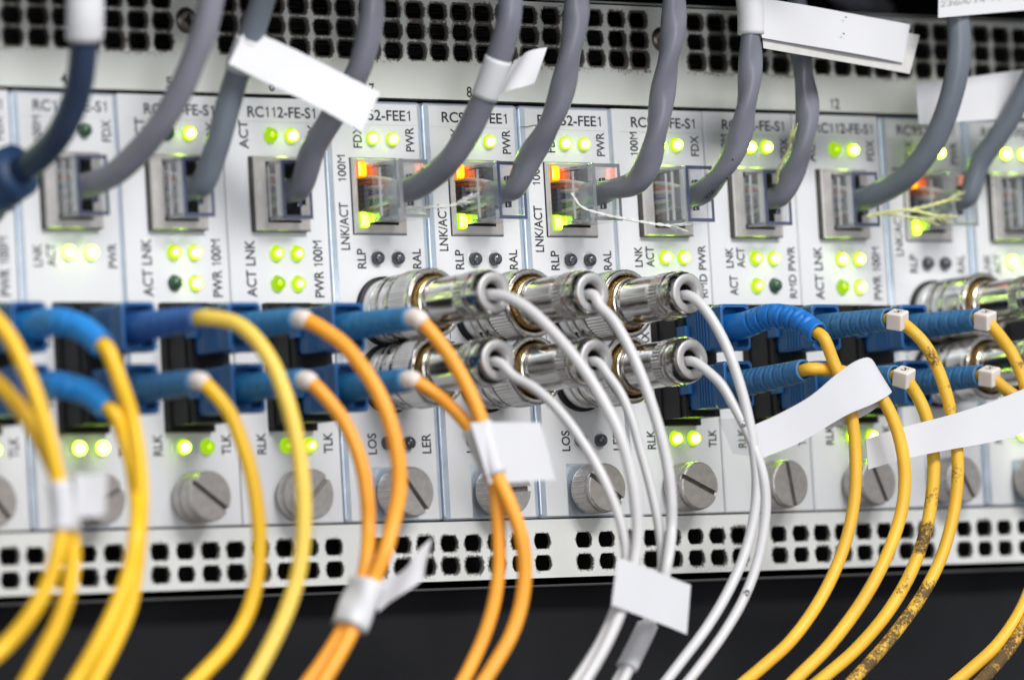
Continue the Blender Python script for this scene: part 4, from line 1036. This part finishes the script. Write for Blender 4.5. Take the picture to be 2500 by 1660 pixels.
# ------------------------------------------------------------------ coaxial cables
COAX = 'white coaxial cables with screw-on plugs'
ZCU, ZCL = -42.5, -56.0
def diamond(k, a, d): return 0.0
def coax(b, upper, uv, label, mix=0.6, dmax=75, r=1.25, plain_ring=False):
    bx = 25.0*b; z = ZCU if upper else ZCL; c = (bx+12.5, z)
    root = thing('coaxial_cable', label, 'coaxial cable', (bx+12.5, 0, z), COAX)
    dz = 0.0 if upper else 0.35
    A = Matrix.Rotation(R_(0.8 if upper else 1.2), 3, 'X').inverted()
    m_ = MB()
    m_.lathe([(5.0, 18.0), (4.62, 18.2), (4.62, 19.0)]+[(4.66, 19.2+0.6*k) for k in range(15)]+[(4.72, 28.2)], c, 64, axis=A)
    body = part('plug_body', m_, 'nickel', root)
    m_ = MB(); NK = 60
    kn = lambda k, a, d: (0.16*math.cos(NK*a) if 10.3 < d < 15.6 else 0.0)
    m_.lathe([(5.2, 4.0), (6.45, 4.1), (6.7, 4.5), (6.7, 6.2), (6.4, 6.4), (6.4, 6.8), (6.72, 7.0), (6.72, 9.6), (6.45, 9.8), (6.45, 10.1), (6.85, 10.35)]+[(6.9, 10.5+0.6*k) for k in range(9)]+[(7.0, 15.7), (7.0, 16.4), (6.8, 16.7), (6.05, 16.75), (5.75, 16.4), (5.7, 14.5), (5.6, 12.0)], c, 300, None if plain_ring else kn, axis=A)
    ring = part('coupling_ring', m_, 'nickel', root)
    m_ = MB(); m_.lathe([(5.6, 12.6), (4.9, 12.5)], c, 48, axis=A); part('ring_seal', m_, 'nickel_white', ring)
    # bayonet slot hole
    a = R_(-62); hx, hz = 6.55*math.cos(a), 6.55*math.sin(a)
    m_ = MB(); M = Matrix.Translation((c[0]+hx, -8.4, z+hz)) @ Matrix.Rotation(-a, 4, 'Y')
    bm = bmesh.new(); bmesh.ops.create_uvsphere(bm, u_segments=16, v_segments=8, radius=1.05); m_.frombm(bm, 0, M @ Matrix.Diagonal((0.35, 1.0, 1.0, 1.0)), True); part('bayonet_hole', m_, 'void', ring)
    m_ = MB(); dm = lambda k, a, d: (0.10*math.cos(44*a+d*9.0)*1.0+0.10*math.cos(44*a-d*9.0) if 13.4 < d < 17.4 else 0.0)
    m_.lathe([(4.6, 13.0), (5.2, 13.1)]+[(5.25, 13.4+0.16*k) for k in range(26)]+[(5.2, 17.6), (5.05, 18.0), (4.55, 18.1)], c, 260, dm, axis=A)
    part('knurled_collar', m_, 'brass', root)
    m_ = MB(); kt = lambda k, a, d: (0.10*(1 if math.cos(40*a) > 0 else -1) if 28.5 < d < 31.0 else 0.0)
    m_.lathe([(4.6, 28.0), (4.72, 28.3)]+[(4.74, 28.6+0.3*k) for k in range(9)]+[(4.85, 31.2), (4.85, 31.9), (4.6, 32.1), (4.75, 32.4), (4.7, 34.0), (4.4, 35.0), (4.1, 35.5), (4.02, 35.6)], c, 240, kt, axis=A)
    nut = part('rear_nut', m_, 'nickel', root)
    m_ = MB(); m_.lathe([(4.02, 35.55), (3.92, 35.68), (2.45, 35.68), (1.98, 34.9), (1.96, 34.4)], c, 56, axis=A); part('nut_face', m_, 'nickel_face', nut)
    m_ = MB(); m_.lathe([(1.97, 34.6), (1.95, 33.0), (1.9, 27.0), (0.01, 27.0)], c, 40, axis=A); part('cable_hole', m_, 'void', nut)
    e = A @ Vector((0, -35.6, 0)); ex = Vector((c[0], e.y, z+e.z))
    P = [ex+Vector((0, 7.0, -0.1)), ex+Vector((0, 3.0, -0.25)), ex+Vector((0, -0.4, -0.55))]
    xp = x_path(uv, bx+12.5, 36.5, mix, dmax); dn = (xp[-1]-xp[-2]).normalized()
    xp = xp+[xp[-1]+dn*25+Vector((-3, 0, -3)), xp[-1]+dn*60+Vector((-22, 0, -14))]
    pts = spline(P+xp, 0.7)
    m_ = MB(); m_.tube(pts, r, 18); fr = list(m_.frames); part('jacket', m_, 'coax_jacket', root)
    return root, pts, fr
cA, qA, _ = coax(3, True, [(1170, 685), (1215, 710), (1262, 752), (1310, 805), (1354, 864), (1394, 930), (1428, 1000), (1452, 1080), (1466, 1160), (1470, 1230), (1462, 1300), (1440, 1385), (1400, 1480), (1345, 1575), (1310, 1620)],
    'white coaxial cable from the leftmost upper plug of the three middle cards', r=1.15)
cB, qB, _ = coax(3, False, [(1185, 868), (1225, 890), (1265, 922), (1305, 966), (1345, 1022), (1382, 1085), (1412, 1150), (1434, 1215), (1444, 1280), (1440, 1340), (1420, 1400), (1384, 1480), (1330, 1565), (1290, 1620)],
    'white coaxial cable from the leftmost lower plug of the three middle cards', r=1.0)
cC, qC, _ = coax(4, True, [(1382, 704), (1412, 736), (1442, 785), (1472, 850), (1500, 925), (1524, 1005), (1540, 1080), (1548, 1150), (1548, 1220), (1538, 1300, 50.5), (1520, 1380, 50), (1498, 1440, 49.8), (1460, 1520, 49.8), (1425, 1590, 50)],
    'white coaxial cable from the upper middle plug under the number 8', r=1.1)
cD, qD, _ = coax(4, False, [(1400, 862), (1430, 905), (1456, 965), (1476, 1035), (1497, 1110), (1513, 1180), (1524, 1250), (1526, 1310, 48.2), (1514, 1380, 48), (1488, 1440, 48), (1448, 1520, 48), (1410, 1590, 48)],
    'white coaxial cable from the lower middle plug, half hidden by another', r=0.97)
cE, qE, frE = coax(5, True, [(1614, 700), (1645, 742), (1676, 802), (1704, 880), (1726, 965), (1740, 1050), (1745, 1130), (1735, 1210), (1712, 1290), (1675, 1370), (1630, 1445), (1570, 1525), (1520, 1590)],
    'white coaxial cable of the rightmost upper plug, passing in front of the long white strip', r=1.06)
cF, qF, frF = coax(5, False, [(1636, 860), (1664, 888), (1692, 935), (1718, 985), (1742, 1040), (1760, 1100), (1766, 1165), (1758, 1240), (1742, 1310), (1712, 1385), (1668, 1460), (1610, 1540), (1570, 1590)],
    'white coaxial cable of the rightmost lower plug with a small printed number', r=1.02)
cG, qG, _ = coax(9, True, [(2440, 690), (2470, 760), (2490, 900), (2500, 1100)], 'blurred coaxial cable of the upper plug at the right edge', plain_ring=True)
cH, qH, _ = coax(9, False, [(2460, 860), (2480, 930), (2490, 1050), (2495, 1200)], 'blurred coaxial cable of the lower plug at the right edge', plain_ring=True)
for fr_, v in ((frF, 968), (frF, 1362)):
    f0 = near_s(fr_, v); m_ = MB(); tube_text(m_, fr_, f0[3], '61' if v < 1100 else '9', 1.3, 1.5, 1.05, facing_angle(f0), True); part('cable_print', m_, 'print_ink', cF)

# ------------------------------------------------------------------ labels that hold two cables
LG = 'white paper labels wrapped round pairs of cables'
def mid(pa, pb, v0, v1):
    A = seg_of(pa, v0, v1); B = seg_of(pb, v0, v1); n = min(len(A), len(B))
    return [(A[int(i*(len(A)-1)/(n-1))]+B[int(i*(len(B)-1)/(n-1))])/2 for i in range(n)], A, B
def oval(mb, pa, pb, v0, v1, pad=0.55, r=1.5, seg=32, jag=0.0):
    """paper band round two neighbouring cables"""
    C, A, B = mid(pa, pb, v0, v1); n = len(C); vs = []
    for i in range(n):
        a = A[int(i*(len(A)-1)/(n-1))]; b = B[int(i*(len(B)-1)/(n-1))]; t = (C[min(i+1, n-1)]-C[max(i-1, 0)]).normalized()
        sep = (b-a)-t*(b-a).dot(t); L = sep.length; u = sep.normalized() if L > 0.2 else Vector((1, 0, 0)); u = (u-t*u.dot(t)).normalized(); w_ = t.cross(u)
        for k in range(seg):
            an = 2*math.pi*k/seg; R = r+pad+jag*math.sin(3*an+i*0.7)
            vs.append(C[i]+u*((L/2 if math.cos(an) > 0 else -L/2)+R*math.cos(an))+w_*(R*math.sin(an)))
    fs = [(i*seg+k, i*seg+(k+1) % seg, (i+1)*seg+(k+1) % seg, (i+1)*seg+k) for i in range(n-1) for k in range(seg)]
    fs.append(tuple(range(seg))); fs.append(tuple((n-1)*seg+k for k in range(seg)))
    mb.add(vs, fs, 0, True); return C
m_ = MB(); C = oval(m_, pA, pB, 1106, 1228, 0.5, 1.5); d_ = -C[0].y
sheet(m_, [at(172, 1094, d_+1), at(247, 1088, d_-3), at(243, 1186, d_-3), at(176, 1194, d_+1)], 0.5, 0.4)
single('cable_label', m_, 'paper', C[0], 'white wrap with a square flag on the twin amber cables at the left edge', 'cable label', LG)
m_ = MB(); C = oval(m_, pG, pH, 1336, 1450, 1.15, 1.5, jag=0.14); d_ = -C[0].y
sheet(m_, [at(868, 1352, d_+2), at(996, 1240, d_-4), at(978, 1312, d_-4), at(872, 1410, d_+2)], 1.6, 1.8)
single('cable_label', m_, 'paper', C[0], 'crumpled white wrap with a twisted tail on two orange cables', 'cable label', LG)
m_ = MB(); C = oval(m_, pI, pJ, 978, 1104, 0.35, 1.5); d_ = -C[0].y
sheet(m_, [at(1084, 974, d_+3.4), at(1246, 974, d_+1), at(1280, 1106, d_+1), at(1128, 1115, d_+3.4)], 0.5, 0.3)
single('cable_label', m_, 'paper', C[0], 'square white flag on two orange cables in front of the lower coaxial plugs', 'cable label', LG)
m_ = MB(); C = oval(m_, qA, qB, 1300, 1384, 0.35, 1.25); d_ = -C[0].y
sheet(m_, [at(1424, 1284, d_+3.0), at(1592, 1348, d_+1.6), at(1583, 1462, d_+1.6), at(1410, 1394, d_+3.0)], 0.3, 0.3)
single('cable_label', m_, 'paper', C[0], 'tilted grey-white flag on two coaxial cables against the dark background', 'cable label', LG)
m_ = MB(); C = oval(m_, qC, qD, 1436, 1545, 0.55, 1.1)
single('cable_label', m_, 'paper', C[0], 'narrow white wrap below the tilted flag on two coaxial cables', 'cable label', LG)
# long strip folded round the amber pair of card 10
dL = 47.0
m_ = MB()
def strip(mb, top, bot, th=0.16):
    """long paper strip given by its upper and lower edge"""
    A = spline(top, 1.2); B = spline(bot, 1.2); n = max(len(A), len(B)); g = []
    for i in range(n):
        a = A[int(i*(len(A)-1)/(n-1))]; b = B[int(i*(len(B)-1)/(n-1))]
        for j in range(7): g.append(a*(1-j/6)+b*(j/6))
    nr = [(g[i*7+6]-g[i*7]).cross(g[min(i+1, n-1)*7]-g[max(i-1, 0)*7]).normalized() for i in range(n)]
    vs = [g[i*7+j]+nr[i]*th/2 for i in range(n) for j in range(7)]+[g[i*7+j]-nr[i]*th/2 for i in range(n) for j in range(7)]; M_ = n*7; fs = []; main = []
    for i in range(n-1):
        for j in range(6):
            k = i*7+j; main.append((k, k+1, k+8, k+7)); main.append((M_+k, M_+k+7, M_+k+8, M_+k+1))
        fs.append((i*7, i*7+7, M_+i*7+7, M_+i*7)); k = i*7+6; fs.append((k, M_+k, M_+k+7, k+7))
    for i in (0, n-1):
        for j in range(6): k = i*7+j; fs.append((k, M_+k, M_+k+1, k+1))
    mb.add2(vs, main, fs)
strip(m_, [at(1725, 986, 44.5), at(1800, 952, 46), at(1870, 912, 48), at(1925, 866, 50), at(1970, 834, 51.5), at(2000, 824, 51.5), at(2014, 834, 50), at(2018, 850, 47)],
          [at(1752, 1058, 44.5), at(1840, 1022, 46), at(1905, 984, 48), at(1955, 955, 50), at(2010, 932, 51.5), at(2040, 916, 51.5), at(2055, 905, 50), at(2053, 900, 47)])
strip(m_, [at(2016, 850, 47), at(1990, 872, 44.5), at(1950, 900, 43.5), at(1880, 940, 43)], [at(2052, 903, 47), at(2024, 936, 44.5), at(1985, 962, 43.5), at(1905, 990, 43)])
single('cable_label', m_, 'paper', at(1900, 940, 46), 'long white strip folded over the level amber cable at the right', 'cable label')
m_ = MB(); sheet(m_, [at(1656, 966, 41), at(1722, 962, 43), at(1752, 1052, 43), at(1690, 1046, 41)], 0.8, 0.6)
single('label_tail', m_, 'hazy_plastic', at(1700, 1000, 42), 'clear crinkled tag tail at the left end of the long white strip', 'label tail')
m_ = MB()
strip(m_, [at(1996, 1012, 44), at(2080, 985, 47), at(2170, 962, 49.5), at(2260, 935, 50.5), at(2340, 905, 50.5), at(2420, 870, 50.5)],
          [at(2002, 1082, 44), at(2085, 1058, 47), at(2180, 1038, 49), at(2270, 1022, 50.5), at(2345, 1004, 50.5), at(2425, 975, 50.5)])
single('cable_label', m_, 'paper', at(2200, 1000, 49), 'white strip label running off the right edge under the blue boots', 'cable label')
